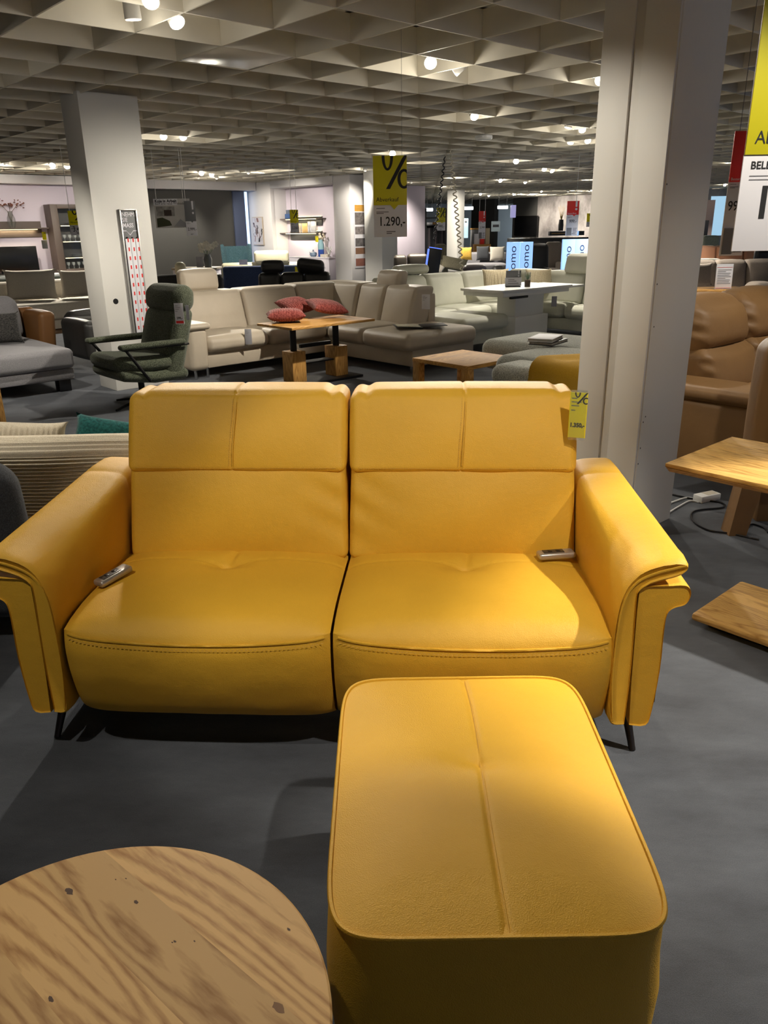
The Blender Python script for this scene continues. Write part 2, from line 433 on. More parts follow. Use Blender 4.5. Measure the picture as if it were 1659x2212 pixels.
for j in range(JV0, JV1 + 1):
    o = bpy.data.objects.new('ceiling_slat', long_me); COL.objects.link(o)
    hang(o, W((gu(IU0) + gu(IU1)) / 2, gv(j), CEIL), GA)
bd_me = tee_mesh(CELL - 0.016)
near = []
for i in range(IU0, IU1 + 1):
    for j in range(JV0, JV1):
        p = W(gu(i), gv(j + 0.5)); d = p.length
        if p.y < 3.6 or abs(p.x) > 0.55 * p.y + 0.6: near.append((1e3 + d, i, j))
        else: near.append((d, i, j))
near.sort()
for d, i, j in near[:290]:
    o = bpy.data.objects.new('ceiling_board', bd_me); COL.objects.link(o)
    hang(o, W(gu(i), gv(j + 0.5), CEIL), GA + PI / 2)
vs, fs = [], []
tm = [(v.co.x, v.co.y, v.co.z) for v in bd_me.vertices]; tf = [tuple(p.vertices) for p in bd_me.polygons]
for d, i, j in near[290:]:
    c = W(gu(i), gv(j + 0.5)); k = len(vs)
    vs += [tuple(c + GV * a - GU * b + Vector((0, 0, CEIL + z))) for a, b, z in tm]
    fs += [tuple(q + k for q in f) for f in tf]
me = bpy.data.meshes.new('far_ceiling_boards'); me.from_pydata(vs, [], fs); me.update()
fb = link('far_ceiling_boards', me, M_FIN); fb.parent = ceil; fb.matrix_parent_inverse = ceil_inv; fb['kind'] = 'stuff'
# flush panels closing single cells
def cell_panel(i, j, m=M_LAMPW):
    o = box('cell_panel', (CELL - 0.03, CELL - 0.03, 0.02), W(gu(i + .5), gv(j + .5), CEIL + 0.013), m, rot=(0, 0, GA))
    o.parent = ceil; o.matrix_parent_inverse = ceil_inv; return o
M_PANEL = mat('panel_satin', 'd8d2c4', 0.3)
cell_panel(1, 1, M_PANEL)

# columns
def column(name, u0, u1, v0, v1, z1=CEIL + 0.02):
    c = wbox(name, u0, u1, v0, v1, 0, z1, M_COLW, bev=0.006); struct(c); return c
cl = W(-0, 0)
c_left = column('column_1', 3.22, 3.80, 7.62, 8.02)
cr = Vector((1.57, 3.96, 0)); cru, crv = UV(cr)
c_right = column('column_2', cru - 0.41, cru, crv, crv + 0.375, 3.12)
# cover strips and the cable groove on the near face of the right-hand column
for v0, v1 in ((crv + 0.005, crv + 0.165), (crv + 0.215, crv + 0.37)):
    s = wbox('trim_board', cru - 0.424, cru - 0.41, v0, v1, 0.0, 3.1, M_COLW, bev=0.002)
    s.parent = c_right; s.matrix_parent_inverse = c_right.matrix_basis.inverted()
column('column_3', 12.48, 12.96, 13.81, 14.41)
column('column_4', 21.49, 21.85, 19.8, 20.3)
# screw dents in the right-hand column
for k, (px, py) in enumerate(((1440, 398), (1419, 614), (1412, 706), (1394, 900), (1389, 912), (1383, 968), (1378, 1002))):
    p = atv(px, py, crv)
    d = lathe('screw_hole', [(0, 0.0005), (0.004, 0.0005), (0.004, 0)], M_BLACK, None, p - GV * 0.001, (PI / 2, 0, GA), seg=8)
    d.parent = c_right; d.matrix_parent_inverse = c_right.matrix_basis.inverted()

# left walls: plane V = 18.9, dark section, blue strip, then the niche wall on U = 12.6
VL = 18.9
struct(wbox('wall_left', 2.0, 9.15, VL, VL + 0.2, 0, CEIL, M_LAV))
struct(wbox('trim_1', 2.0, 9.15, VL - 0.35, VL - 0.002, 2.52, CEIL - 0.002, M_WALLW))
struct(wbox('wall_back_left', 9.152, 12.0, VL + 0.35, VL + 0.55, 0, CEIL, M_DARKW))
struct(wbox('trim_2', 9.152, 12.58, VL + 0.05, VL + 0.348, 2.50, CEIL - 0.002, M_WALLW))
struct(wbox('wall_blue', 12.0, 12.36, VL + 0.3, VL + 0.5, 0, CEIL - 0.21, M_BLUEW))
M_SKYL = mat('window_glow', 'bcd8ff', 0.5, emit=1.5)
struct(wbox('window_1', 12.36, 12.5, VL + 0.38, VL + 0.42, 0, 2.48, M_SKYL, bev=0))
NU = 12.6
def npx(px, py, u=NU):
    p = atu(px, py, u); return UV(p)[1], p.z
nv0, nz1 = npx(583, 407); nv1, _ = npx(718, 400)
struct(wbox('wall_niche', NU, NU + 0.12, nv0, VL + 0.6, 0, CEIL, M_WALLW))
struct(wbox('wall_niche_top', NU, NU + 0.12, nv1, nv0 - 0.001, nz1, CEIL, M_WALLW))
struct(wbox('wall_niche_end', NU, NU + 0.55, 15.05, nv1 - 0.001, 0, CEIL, M_WALLW, bev=0.03))
struct(wbox('wall_niche_back', NU + 0.5, NU + 0.6, nv1, nv0 + 0.3, 0, CEIL, M_LAV))
struct(wbox('wall_niche_side', NU + 0.121, NU + 0.5, nv0 + 0.001, nv0 + 0.1, 0, CEIL, M_WALLW))
struct(wbox('wall_niche_head', NU + 0.121, NU + 0.499, nv1, nv0, nz1, nz1 + 0.05, M_WALLW))
# wall panel behind the hanging price sign, far partition walls, shell behind the camera
struct(wbox('wall_panel', 14.9, 18.37, 18.3, 18.45, 0, CEIL, M_LAV))
struct(wbox('wall_passage', 13.3, 14.85, 18.3, 18.45, 0, CEIL, M_WALLW))
struct(wbox('wall_far_dark', 30.5, 30.8, 23.2, 24.6, 0, CEIL, M_DARKW))
struct(wbox('wall_far_marbled', 30.5, 30.7, 12.5, 23.19, 0, CEIL, M_CONC))
struct(wbox('wall_far_charcoal', 30.3, 30.6, 25.55, 27.0, 0, CEIL, M_DARKW))
struct(wbox('wall_far', UMAX - 0.3, UMAX, VMIN, VMAX, 0, 3.15, M_WALLW))
struct(wbox('wall_side', UMIN, UMAX - 0.31, VMAX - 0.3, VMAX, 0, 3.15, M_WALLW))
struct(wbox('wall_behind', UMIN, UMIN + 0.3, VMIN, VMAX - 0.31, 0, 3.15, M_WALLW))
# the side towards the street is glazed: posts between open panes, daylight comes in
for k in range(18): struct(wbox('trim_%d' % (k + 10), UMIN + 0.4 + 2.9 * k, UMIN + 0.55 + 2.9 * k, VMIN, VMIN + 0.15, 0, 3.15, M_WALLW))
# shop windows in the far wall
M_DAY = mat('daylight_glass', 'cfe6f2', 0.3, emit=1.3)
for k, (v0, v1) in enumerate(((10.0, 12.6), (13.0, 15.2), (22.0, 25.0), (28.0, 33.0))):
    w = wbox('window_%d' % (k + 2), UMAX - 0.36, UMAX - 0.31, v0, v1, 0.2, 2.6, M_DAY, bev=0); struct(w)

# ------------------------------------------------------------------ ceiling spotlights
def spotlight(px, py, target, power, label, cone=70, z=CEIL + 0.0, col=(1.0, 0.92, 0.79), blend=0.7, fill_power=4.6, lens=True, pos=None, size=0.048):
    p = Vector(pos) if pos is not None else at(px, py, z)
    t = Vector(target); d = (t - p).normalized()
    root = thing('ceiling_spotlight', label, 'spotlight', p, 0, 'ceiling spotlights')
    q = d.to_track_quat('-Z', 'Y')
    r = size
    def part(o):
        o.parent = root; o.rotation_mode = 'QUATERNION'; o.rotation_quaternion = q; return o
    part(lathe('housing', [(0, 0.15), (r * 0.7, 0.15), (r * 0.72, 0.12), (r * 0.95, 0.09), (r, 0.0), (r * 0.9, -0.004), (r * 0.86, 0.004)], M_LAMPW, seg=16))
    part(lathe('lens', [(0, 0.004), (r * 0.85, 0.004)], M_LENS, seg=16))
    b = -d * 0.13
    tube('stem', [b, Vector((b.x, b.y, FH + 0.03))], 0.008, M_LAMPW, root, seg=6)
    ld = bpy.data.lights.new('spot_beam', 'SPOT'); ld.energy = power * LAMP_GAIN; ld.spot_size = math.radians(cone); ld.spot_blend = blend; ld.shadow_soft_size = 0.035
    ld.color = col
    lo = bpy.data.objects.new('spot_beam', ld); COL.objects.link(lo); lo.parent = root
    lo.location = d * 0.012; lo.rotation_mode = 'QUATERNION'; lo.rotation_quaternion = q
    if fill_power:   # added point light in place of lens scatter, lifts the ceiling grid
        sd = bpy.data.lights.new('ceiling_fill', 'POINT'); sd.energy = fill_power * LAMP_GAIN; sd.color = col; sd.shadow_soft_size = 0.05
        so = bpy.data.objects.new('ceiling_fill', sd); COL.objects.link(so); so.parent = root; so.location = d * 0.02 + Vector((0, 0, -0.07))
    return root
# spotlights seen in the picture (pixel of the lens), then unseen ones, partly added to brighten the room
SPOTS = [
    (288, 42, (-1.35, 5.6, 0.0), 90, 'white cylinder spotlight hanging straight down near the top left, between two tilted ones'),
    (325, 1, (-0.9, 2.3, 0.5), 130, 'white spotlight cut by the top edge of the picture'),
    (383, 48, (0.5, 3.4, 0.0), 110, 'white spotlight tilted to the right beside the straight one at top left'),
    (930, 135, (0.45, 2.2, 0.5), 180, 'large round spotlight facing the viewer above the middle of the hall'),
    (980, 153, (-2.3, 7.95, 0.55), 420, 'flat-seen tilted spotlight just right of the large round one'),
    (1297, 172, (1.2, 2.5, 0.5), 180, 'spotlight half hidden by the near white column'),
    (353, 295, (-2.3, 8.6, 0.6), 200, 'left one of the spotlight pair to the right of the ruler column'),
    (396, 297, (-1.3, 9.2, 0.5), 230, 'right one of the spotlight pair to the right of the ruler column'),
    (848, 332, (0.2, 9.9, 0.5), 220, 'round spotlight shining just above the percent sign'),
    (1025, 251, (1.5, 6.0, 0.4), 110, 'tilted spotlight left of the ceiling loudspeaker and above it'),
    (1227, 276, (1.9, 11.0, 0.6), 230, 'brighter spotlight of the group beside the near white column'),
    (1258, 280, (2.6, 8.0, 0.4), 90, 'thin tilted spotlight beside the near white column, uppermost right of the group'),
    (1270, 304, (3.0, 9.5, 0.4), 120, 'lower spotlight of the group beside the near white column'),
    (1232, 309, (2.4, 12.2, 0.4), 90, 'flat tilted spotlight under the group beside the near white column'),
    (113, 357, (-5.6, 13.4, 0.5), 420, 'left one of the two spotlights left of the ruler column'),
    (145, 359, (-4.8, 13.2, 0.5), 380, 'right one of the two spotlights left of the ruler column'),
    (435, 374, (-3.2, 14.4, 0.6), 150, 'left one of the two spotlights above the dark grey wall'),
    (457, 376, (-2.2, 13.0, 0.6), 150, 'right one of the two spotlights above the dark grey wall'),
    (1115, 348, (2.3, 12.6, 0.5), 150, 'spotlight above the left upright light sign, on the left'),
    (1176, 365, (4.2, 15.0, 0.5), 170, 'larger spotlight of the pair above the upright light signs'),
    (1193, 369, (5.0, 17.0, 0.5), 130, 'smaller spotlight of the pair above the upright light signs'),
    (1081, 390, (4.0, 20.0, 0.6), 220, 'spotlight in the far row right of the curly cable'),
    (1135, 393, (5.5, 21.0, 0.6), 220, 'small spotlight right of the far red sign'),
    (1038, 419, (4.5, 27.0, 0.6), 300, 'larger of two tiny spotlights above the far red sign'),
    (1056, 422, (5.5, 29.0, 0.6), 300, 'smaller of two tiny spotlights above the far red sign'),
    (1110, 419, (7.0, 27.0, 0.8), 350, 'tiny spotlight left of the far black panel wall'),
    (1170, 413, (8.0, 29.0, 1.0), 350, 'tiny spotlight above the far black panel wall'),
    (1228, 412, (9.2, 33.0, 1.4), 500, 'tiny spotlight above the marbled wall'),
    (1544, 410, (10.0, 26.0, 0.6), 350, 'upper tiny spotlight between the column and the red sign'),
    (1566, 399, (11.5, 24.0, 0.6), 350, 'right tiny spotlight between the column and the red sign'),
]
LAMPS_UNSEEN = [  # unseen lamps: some read from the sofa's shadows, the rest added for brightness
    ((-1.25, 0.9, CEIL), (-0.45, 2.3, 0.5), 75, 52), ((0.95, 0.75, CEIL), (0.5, 2.25, 0.5), 130, 50), ((2.3, 2.2, CEIL), (1.4, 1.8, 0.0), 420, 54),
    ((0.1, 1.9, CEIL), (0.2, 1.35, 0.4), 12, 50), ((-1.0, 1.3, CEIL), (-0.5, 0.7, 0.45), 55, 45), ((-2.6, 3.2, CEIL), (-2.0, 4.2, 0.5), 150, 70), ((2.9, 2.4, CEIL), (1.9, 3.6, 0.3), 40, 70),
    ((3.4, 4.6, CEIL), (2.7, 5.2, 0.5), 140, 70), ((-3.4, 6.2, CEIL), (-3.6, 8.2, 0.5), 220, 70), ((5.2, 9.6, CEIL), (4.3, 9.6, 0.5), 260, 70),
    (W(10.2, 15.6, CEIL), W(12.9, 17.2, 1.2), 360, 60), (W(10.6, 17.6, CEIL), W(12.6, 18.6, 1.2), 200, 70), (W(5.2, 15.8, CEIL), W(5.6, 18.9, 1.1), 340, 75), (W(7.6, 15.8, CEIL), W(7.8, 18.8, 1.1), 240, 70), (W(10.2, 17.8, CEIL), W(10.2, 19.2, 0.8), 200, 80), (W(16.4, 16.9, CEIL), W(16.9, 18.3, 1.3), 500, 80), (W(26.8, 21.5, CEIL), W(30.5, 21.2, 1.2), 1300, 80), (W(26.8, 18.0, CEIL), W(30.5, 18.2, 1.2), 1300, 80), (W(19.0, 18.2, CEIL), W(21.5, 20.0, 1.2), 900, 60), ((-0.3, 3.4, CEIL), (1.25, 4.0, 1.0), 100, 60), (W(12.0, 13.8, CEIL), W(12.6, 15.2, 1.6), 260, 60),  # added to brighten the niche, the walls and the columns
    ((-0.6, -1.6, CEIL), (-0.4, -3.0, 0.4), 200, 80), ((3.2, -1.2, CEIL), (3.4, -2.6, 0.4), 200, 80), ((-4.0, -0.5, CEIL), (-4.4, 0.5, 0.4), 200, 80),
]
for s in SPOTS:
    spotlight(s[0], s[1], s[2], s[3], s[4], size=0.05 if s[1] < 330 else 0.06, fill_power=1.6 if s[1] < 60 else 4.6)
for k, (p, t, w, cn) in enumerate(LAMPS_UNSEEN):
    spotlight(0, 0, t, w, 'unseen white ceiling spotlight placed for its light', pos=p, cone=cn, blend=0.35 if cn < 60 else 0.7, fill_power=0.0 if p[1] < 4 else 3.6)
# unseen hall lamps added further back to brighten the far furniture
for (x, y) in ((-6.5, 16.6), (-2.2, 18.0), (0.8, 16.5), (4.5, 14.0), (7.5, 18.0), (2.0, 22.0), (6.0, 24.0), (10.0, 21.0), (12.0, 28.0), (3.0, 30.0), (8.0, 34.0), (14.0, 33.0), (13.0, 16.0)):
    spotlight(0, 0, (x, y - 0.3, 0), 750, 'added white ceiling spotlight brightening the deep hall from above', pos=(x, y, CEIL + 0.1), cone=110)
# ------------------------------------------------------------------ yellow leather sofa
Y_LEA = leather('leather_mustard', 'dca931', rough=0.54)
M_STITCH = mat('stitch_gold', 'c99a3c', 0.7)
M_LEG = mat('leg_bronze', '3a332e', 0.35, metal=0.8)
M_SILV = mat('remote_silver', 'b9b4ab', 0.35, metal=0.7)
sofa = thing('sofa', 'mustard yellow leather two-seat sofa with headrest backs and flared arms', 'sofa', (-0.167 + 0.01, 2.007, 0), math.radians(-3.6))
def gauss(d, s): return math.exp(-(d / s) ** 2)
SEAT_PROF = smooth_pts([(0.50, 0.40, 0), (0.485, 0.452, 0), (0.44, 0.468, 0), (0.30, 0.474, 0), (0.12, 0.478, 0), (0.0, 0.468, 0), (-0.055, 0.450, 0), (-0.076, 0.428, 0), (-0.086, 0.37, 0), (-0.080, 0.29, 0), (-0.056, 0.20, 0), (-0.025, 0.142, 0), (0.03, 0.122, 0), (0.20, 0.12, 0)], 8)
def prof_at(P, t):
    x = t * (len(P) - 1); i = min(int(x), len(P) - 2); f = x - i
    return P[i].lerp(P[i + 1], f)
def seat(x0, x1, name='seat'):
    w = x1 - x0; cx = (x0 + x1) / 2
    def ss(x, lo, hi):
        t = max(0.0, min(1.0, (x - lo) / (hi - lo))); return t * t * (3 - 2 * t)
    VS = 7 / 13                     # where the front seam runs
    def f(u, v):
        a = 2 * u - 1
        e = 1 - abs(a) ** 11
        p = prof_at(SEAT_PROF, v); y, z = p.x, p.y
        wt = ss(v, 0.6 / 13, 2 / 13) * (1 - ss(v, 5.2 / 13, 7.2 / 13)); wf = ss(v, 5.2 / 13, 7.2 / 13)
        x = cx + a * w / 2
        z += 0.012 * (1 - a * a) * wt - 0.018 * (1 - a * a) * gauss(v - VS, 0.075)
        y -= 0.016 * (1 - a * a) * wf * (1 - ss(v, 10 / 13, 12 / 13))
        z -= 0.024 * (1 - e) * wt
        y += 0.028 * (1 - e) * wf
        # tufted button, cross seam and the crease running back from it
        r2 = math.hypot((x - cx) * 0.8, (y - 0.335) * 1.3)
        z -= wt * (0.020 * gauss(r2, 0.055) + 0.012 * gauss(r2, 0.016))
        sy = 0.335 + 0.045 * min(1, abs(a) * 2.2) - 0.02 * a * a
        z -= wt * 0.0045 * gauss(y - sy, 0.0045)
        z -= wt * 0.011 * gauss(x - cx - 0.10 * (y - 0.335), 0.013) * gauss(y - 0.40, 0.05)
        # light creasing of the leather
        z += wt * 0.0015 * noise.noise(Vector((x * 14, y * 9, x0 * 5)))
        y += wf * 0.0015 * noise.noise(Vector((x * 11, z * 16, x0 * 7)))
        return (x, y, z)
    o = surf(name, f, 110, 260, Y_LEA, sofa, angle=70)
    ptsx = []
    for i in range(33):
        u = 0.02 + 0.96 * i / 32
        q = Vector(f(u, VS)); ptsx.append(q + Vector((0, -0.001, 0.0015)))
    tube('piping', ptsx, 0.0045, Y_LEA, o, seg=6)
    vs, fs = [], []
    for i in range(0, 60):
        t = (i + 0.25) / 60 * 32; k = int(t); q = ptsx[k].lerp(ptsx[min(32, k + 1)], t - k); q2 = q + Vector((w / 60 * 0.55, 0, 0))
        b = len(vs)
        for pp in (q, q2):
            vs += [tuple(pp + Vector((0, -0.0085, -0.0095))), tuple(pp + Vector((0, -0.0095, -0.012)))]
        fs.append((b, b + 1, b + 3, b + 2))
    me = bpy.data.meshes.new('stitching'); me.from_pydata(vs, [], fs); me.update(); st = link('stitching', me, M_STITCH, o); st['kind'] = 'stuff'
    return o
seat(-0.785, 0.0); seat(0.008, 0.80)
# closed box under the seats and the back shell
box('seat_frame', (1.56, 0.60, 0.26), (0.0, 0.40, 0.27), Y_LEA, sofa, bev=0.02)
# back cushions: lumbar part and head part lean back
def back_cushion(x0, x1, seam_dx):
    w = x1 - x0 - 0.004; cx = (x0 + x1) / 2
    def wr(q, p, k):
        n = noise.noise(Vector((q.x * 5 + k, q.z * 9, q.y * 4))) * 0.004
        return n
    def lum(q, p):
        n = wr(q, p, x0 * 9)
        y = q.y + n - 0.0
        # creases running in from the upper inner corner
        if p[1] < 0:
            dx = (q.x + w / 2 * (1 if x0 >= 0 else -1) * 1)
            y += 0.0035 * math.sin((q.z * 60 + dx * 34)) * gauss(abs(q.x + (w / 2 if x0 >= 0 else -w / 2)), 0.13) * gauss(q.z - 0.03, 0.13)
        return (q.x * (1 - 0.012 * p[2]), y + 0.24 * q.z, q.z)
    o = rbox('lumbar_cushion', (w, 0.20, 0.33), (cx, 0.585, 0.612), Y_LEA, sofa, r=0.022, bulge=(0.004, 0.03, 0.006), n=(60, 6, 40), fn=lum)
    def head(q, p):
        n = wr(q, p, x0 * 7 + 4)
        y = q.y + n; z = q.z; x = q.x
        if p[2] > 0.5:  # puckered top corners
            c = gauss(abs(abs(x) - (w / 2 - 0.055)), 0.016)
            z -= 0.008 * c
            z -= 0.010 * max(0, abs(p[0]) - 0.8) / 0.2
        if p[1] < 0 or p[2] > 0.8:
            s = x - seam_dx - 0.006 * math.sin(z * 12)
            y += 0.005 * gauss(s, 0.0038) * (1 if p[1] < 0 else 0)
            z -= 0.005 * gauss(s, 0.005) * (1 if p[2] > 0.95 else 0)
        return (x, y + 0.40 * z, z)
    h = rbox('headrest', (w, 0.17, 0.265), (cx, 0.636, 0.874), Y_LEA, sofa, r=0.026, bulge=(0.006, 0.02, 0.006), n=(150, 4, 20), fn=head)
    tube('piping', [(cx + seam_dx + 0.004 + 0.006 * math.sin(z * 12), 0.636 - 0.085 - 0.0225 * (1 - (z / 0.133) ** 2) * (1 - (2 * seam_dx / w) ** 2) + 0.40 * z - 0.001, 0.872 + z) for z in [(-0.10 + 0.02 * i) for i in range(11)]], 0.0022, Y_LEA, sofa, seg=5)
    # rows of stitches beside the centre seam and along the lower edge
    def hy(x, z): return 0.636 - 0.0855 - 0.02 * (1 - (2 * x / w) ** 2) * (1 - (z / 0.1325) ** 2) + 0.40 * z
    vs, fs = [], []
    def dash(xa, za, xb, zb, nx, nz):
        b = len(vs)
        for (x, z) in ((xa, za), (xb, zb), (xb + nx, zb + nz), (xa + nx, za + nz)): vs.append((cx + x, hy(x, z) - 0.0012, 0.874 + z))
        fs.append((b, b + 1, b + 2, b + 3))
    for k in range(30):
        z = -0.105 + 0.0072 * k; xs = seam_dx - 0.009 + 0.006 * math.sin(z * 12); dash(xs, z, xs, z + 0.0045, 0.0018, 0)
    for k in range(86):
        x = -w / 2 + 0.03 + (w - 0.06) * k / 86; dash(x, -0.1135, x + 0.0052, -0.1135, 0, 0.0018)
    me = bpy.data.meshes.new('stitching'); me.from_pydata(vs, [], fs); me.update(); st = link('stitching', me, M_STITCH, h, loc=(-cx, -0.636, -0.874)); st['kind'] = 'stuff'
    return o, h
back_cushion(-0.765, -0.002, -0.005); back_cushion(0.008, 0.775, 0.0)
box('back_shell', (1.52, 0.10, 0.78), (0.004, 0.80, 0.52), Y_LEA, sofa, bev=0.03, seg=3, rot=(-0.16, 0, 0))
# arms
def arm(s):
    def mir(p): return (s * (p[0] - 0.010 * max(0, (p[0] - 0.93) / 0.07)), p[1], p[2])
    # frame: an inverted L seen from the front
    F = smooth_pts([(0.868, 0.150, 0), (0.915, 0.150, 0), (0.928, 0.20, 0), (0.938, 0.34, 0), (0.936, 0.46, 0), (0.939, 0.515, 0), (0.958, 0.535, 0), (0.990, 0.545, 0), (1.004, 0.565, 0), (1.004, 0.588, 0), (0.985, 0.604, 0), (0.93, 0.602, 0), (0.88, 0.600, 0), (0.862, 0.592, 0), (0.855, 0.57, 0), (0.858, 0.40, 0), (0.862, 0.25, 0)], 3)[:-1]
    ys = [(-0.050, 0.985), (-0.056, 0.992), (-0.045, 1.0), (0.0, 1.0), (0.3, 1.0), (0.62, 1.0), (0.72, 1.0), (0.75, 0.99), (0.76, 0.96)]
    loops = []
    for y, k in ys:
        lift = 0.0 if y < 0 else 0.062 * min(1, y / 0.60); pull = 0.055 * min(1, max(0, y) / 0.62)
        L = []
        for p in F:
            x = 0.90 + (p.x - 0.90) * k; z = 0.38 + (p.y - 0.38) * k
            hi = max(0, (p.y - 0.30) / 0.30)
            L.append(mir((x - pull * max(0, (p.x - 0.90) / 0.10) * hi, y, z + lift * min(1, hi))))
        loops.append(L if s > 0 else list(reversed(L)))
    fr = loft('arm_frame', loops, Y_LEA, sofa, angle=50)
    # pad: comes up inside the seat and rolls outwards over the frame
    Pd = smooth_pts([(0.850, 0.150, 0), (0.820, 0.150, 0), (0.806, 0.18, 0), (0.800, 0.30, 0), (0.796, 0.42, 0), (0.800, 0.52, 0), (0.812, 0.585, 0), (0.838, 0.632, 0), (0.875, 0.660, 0), (0.93, 0.676, 0), (0.975, 0.676, 0), (0.985, 0.663, 0), (0.965, 0.648, 0), (0.92, 0.634, 0), (0.88, 0.619, 0), (0.852, 0.595, 0), (0.847, 0.56, 0), (0.852, 0.40, 0), (0.853, 0.25, 0)], 3)[:-1]
    Pb = smooth_pts([(0.850, 0.150, 0), (0.815, 0.150, 0), (0.800, 0.18, 0), (0.790, 0.30, 0), (0.784, 0.44, 0), (0.782, 0.56, 0), (0.785, 0.63, 0), (0.800, 0.664, 0), (0.845, 0.676, 0), (0.93, 0.678, 0), (0.975, 0.674, 0), (0.985, 0.663, 0), (0.965, 0.648, 0), (0.92, 0.634, 0), (0.88, 0.619, 0), (0.852, 0.595, 0), (0.847, 0.56, 0), (0.852, 0.40, 0), (0.853, 0.25, 0)], 3)[:-1]
    loops = []
    ysp = [(-0.058, 0.93), (-0.064, 0.965), (-0.056, 0.99), (-0.035, 1.0), (-0.01, 1.01), (0.03, 1.0)] + [(0.08 + 0.06 * i, 1.0) for i in range(8)] + [(0.545, 1.0), (0.552, 0.988), (0.559, 1.0), (0.60, 1.0), (0.66, 1.0), (0.70, 0.995), (0.73, 0.975), (0.745, 0.94)]
    for y, k in ysp:
        lift = 0.0 if y < 0 else 0.062 * min(1, y / 0.60); pull = 0.055 * min(1, max(0, y) / 0.62)
        L = []
        for i, p in enumerate(Pd):
            bk = min(1, max(0, y - 0.02) / 0.5); p = p.lerp(Pb[i], bk * bk * (3 - 2 * bk))
            x = 0.885 + (p.x - 0.885) * k; z = 0.42 + (p.y - 0.42) * k
            hi = max(0, (p.y - 0.30) / 0.33); ex = max(0, (p.x - 0.90) / 0.085)
            if p.y > 0.56 and p.x < 0.96:   # gathered leather behind the front seam
                z += 0.004 * math.sin(p.x * 210 + y * 25) * gauss(y - 0.0, 0.045) * (1 if i > 12 else 0)
            # belly of the inner side
            if p.x < 0.83: x -= 0.012 * math.sin(PI * min(1, max(0, (y + 0.06) / 0.66))) * hi
            L.append(mir((x - pull * ex * min(1, hi), y, z + lift * min(1, hi))))
        loops.append(L if s > 0 else list(reversed(L)))
    pad = loft('arm_pad', loops, Y_LEA, sofa, angle=50)
    edge = [mir((p.x, -0.062, p.y)) for p in smooth_pts([(0.818, 0.17, 0), (0.806, 0.30, 0), (0.806, 0.45, 0), (0.814, 0.55, 0), (0.842, 0.610, 0), (0.89, 0.640, 0), (0.95, 0.658, 0), (0.978, 0.664, 0)], 5)]
    tube('piping', edge, 0.0035, Y_LEA, pad, seg=5)
    # splayed metal leg
    tube('leg', [(s * 0.885, 0.10, 0.16), (s * 0.912, 0.03, 0.0)], 0.017, M_LEG, sofa, seg=10, r2=0.010)
    tube('leg', [(s * 0.885, 0.70, 0.16), (s * 0.905, 0.78, 0.0)], 0.017, M_LEG, sofa, seg=10, r2=0.010)
arm(-1); arm(1)
box('brand_tag', (0.004, 0.012, 0.035), (0.938, -0.03, 0.235), M_BLACK, sofa, bev=0.001)
# hand controls lying on the seat
def remote(loc, rz, rx, label):
    t = thing('remote_control', label, 'remote control', loc, rz, 'sofa hand controls')
    t.rotation_euler = (0, rx, rz)
    box('body', (0.125, 0.045, 0.022), (0, 0, 0.011), M_SILV, t, bev=0.008, seg=3)
    box('button_plate', (0.07, 0.026, 0.003), (-0.01, 0, 0.0225), mat('remote_dark', '3b342c', 0.4), t, bev=0.001)
    box('button', (0.014, 0.014, 0.004), (-0.022, 0, 0.024), M_BLACK, t, bev=0.002)
    box('button', (0.014, 0.014, 0.004), (0.006, 0, 0.024), M_BLACK, t, bev=0.002)
    return t
pr = at(1195, 1203, 0.472); remote((pr.x, pr.y - 0.035, 0.486), 0.13, 0, 'silver hand control lying flat beside the right arm of the yellow sofa')
pl = at(230, 1240, 0.50); remote((pl.x + 0.022, pl.y, 0.484), 1.0, -0.10, 'silver hand control wedged beside the left arm of the yellow sofa')
# ------------------------------------------------------------------ yellow footstool
ott = thing('footstool', 'mustard yellow leather footstool with centre seam and piped top', 'footstool', (0.181, 1.302, 0), 0.0)
def supo(w, h, n, k=64):
    out = []
    for i in range(k):
        a = 2 * PI * i / k; c, s = math.cos(a), math.sin(a)
        out.append((w * math.copysign(abs(c) ** (2 / n), c), h * math.copysign(abs(s) ** (2 / n), s)))
    return out
HW, HL = 0.286, 0.378
def ott_top():
    bm = bmesh.new(); nx, ny = 150, 110; g = []
    n = 8.5
    for i in range(nx + 1):
        row = []
        for j in range(ny + 1):
            a, b = 2 * i / nx - 1, 2 * j / ny - 1
            # square to superellipse
            m_ = max(abs(a), abs(b))
            if m_ > 0:
                k = m_ / ((abs(a) ** n + abs(b) ** n) ** (1 / n)); a2, b2 = a * k, b * k
            else: a2 = b2 = 0
            x, y = a2 * HW, b2 * HL; rr = m_
            z = 0.455 + 0.026 * (1 - rr ** 3.0)
            bx = 0.010 + 0.004 * math.sin(y * 7)
            z -= 0.005 * gauss(x - bx, 0.006)
            d = math.hypot((x - bx) * 0.7, (y - 0.035) * 1.2)
            z -= 0.012 * gauss(d, 0.045) + 0.006 * gauss(d, 0.014)
            row.append(bm.verts.new((x, y, z)))
        g.append(row)
    for i in range(nx):
        for j in range(ny): bm.faces.new((g[i][j], g[i + 1][j], g[i + 1][j + 1], g[i][j + 1]))
    return finish(bm, 'seat_top', Y_LEA, ott, angle=80)
ott_top()
tube('centre_seam', [(0.010 + 0.004 * math.sin(y * 7) + 0.003, y, 0.4555 + 0.026 * (1 - abs(y / HL) ** 3) - 0.004 * 0.8 - (0.018 * gauss((y - 0.035) * 1.2, 0.04))) for y in [(-0.37 + 0.01 * i) for i in range(75)]], 0.0015, Y_LEA, ott, seg=5)
tube('piping', [(x, y, 0.455) for x, y in supo(HW + 0.001, HL + 0.001, 8.5, 128)], 0.005, Y_LEA, ott, seg=6, closed=True)
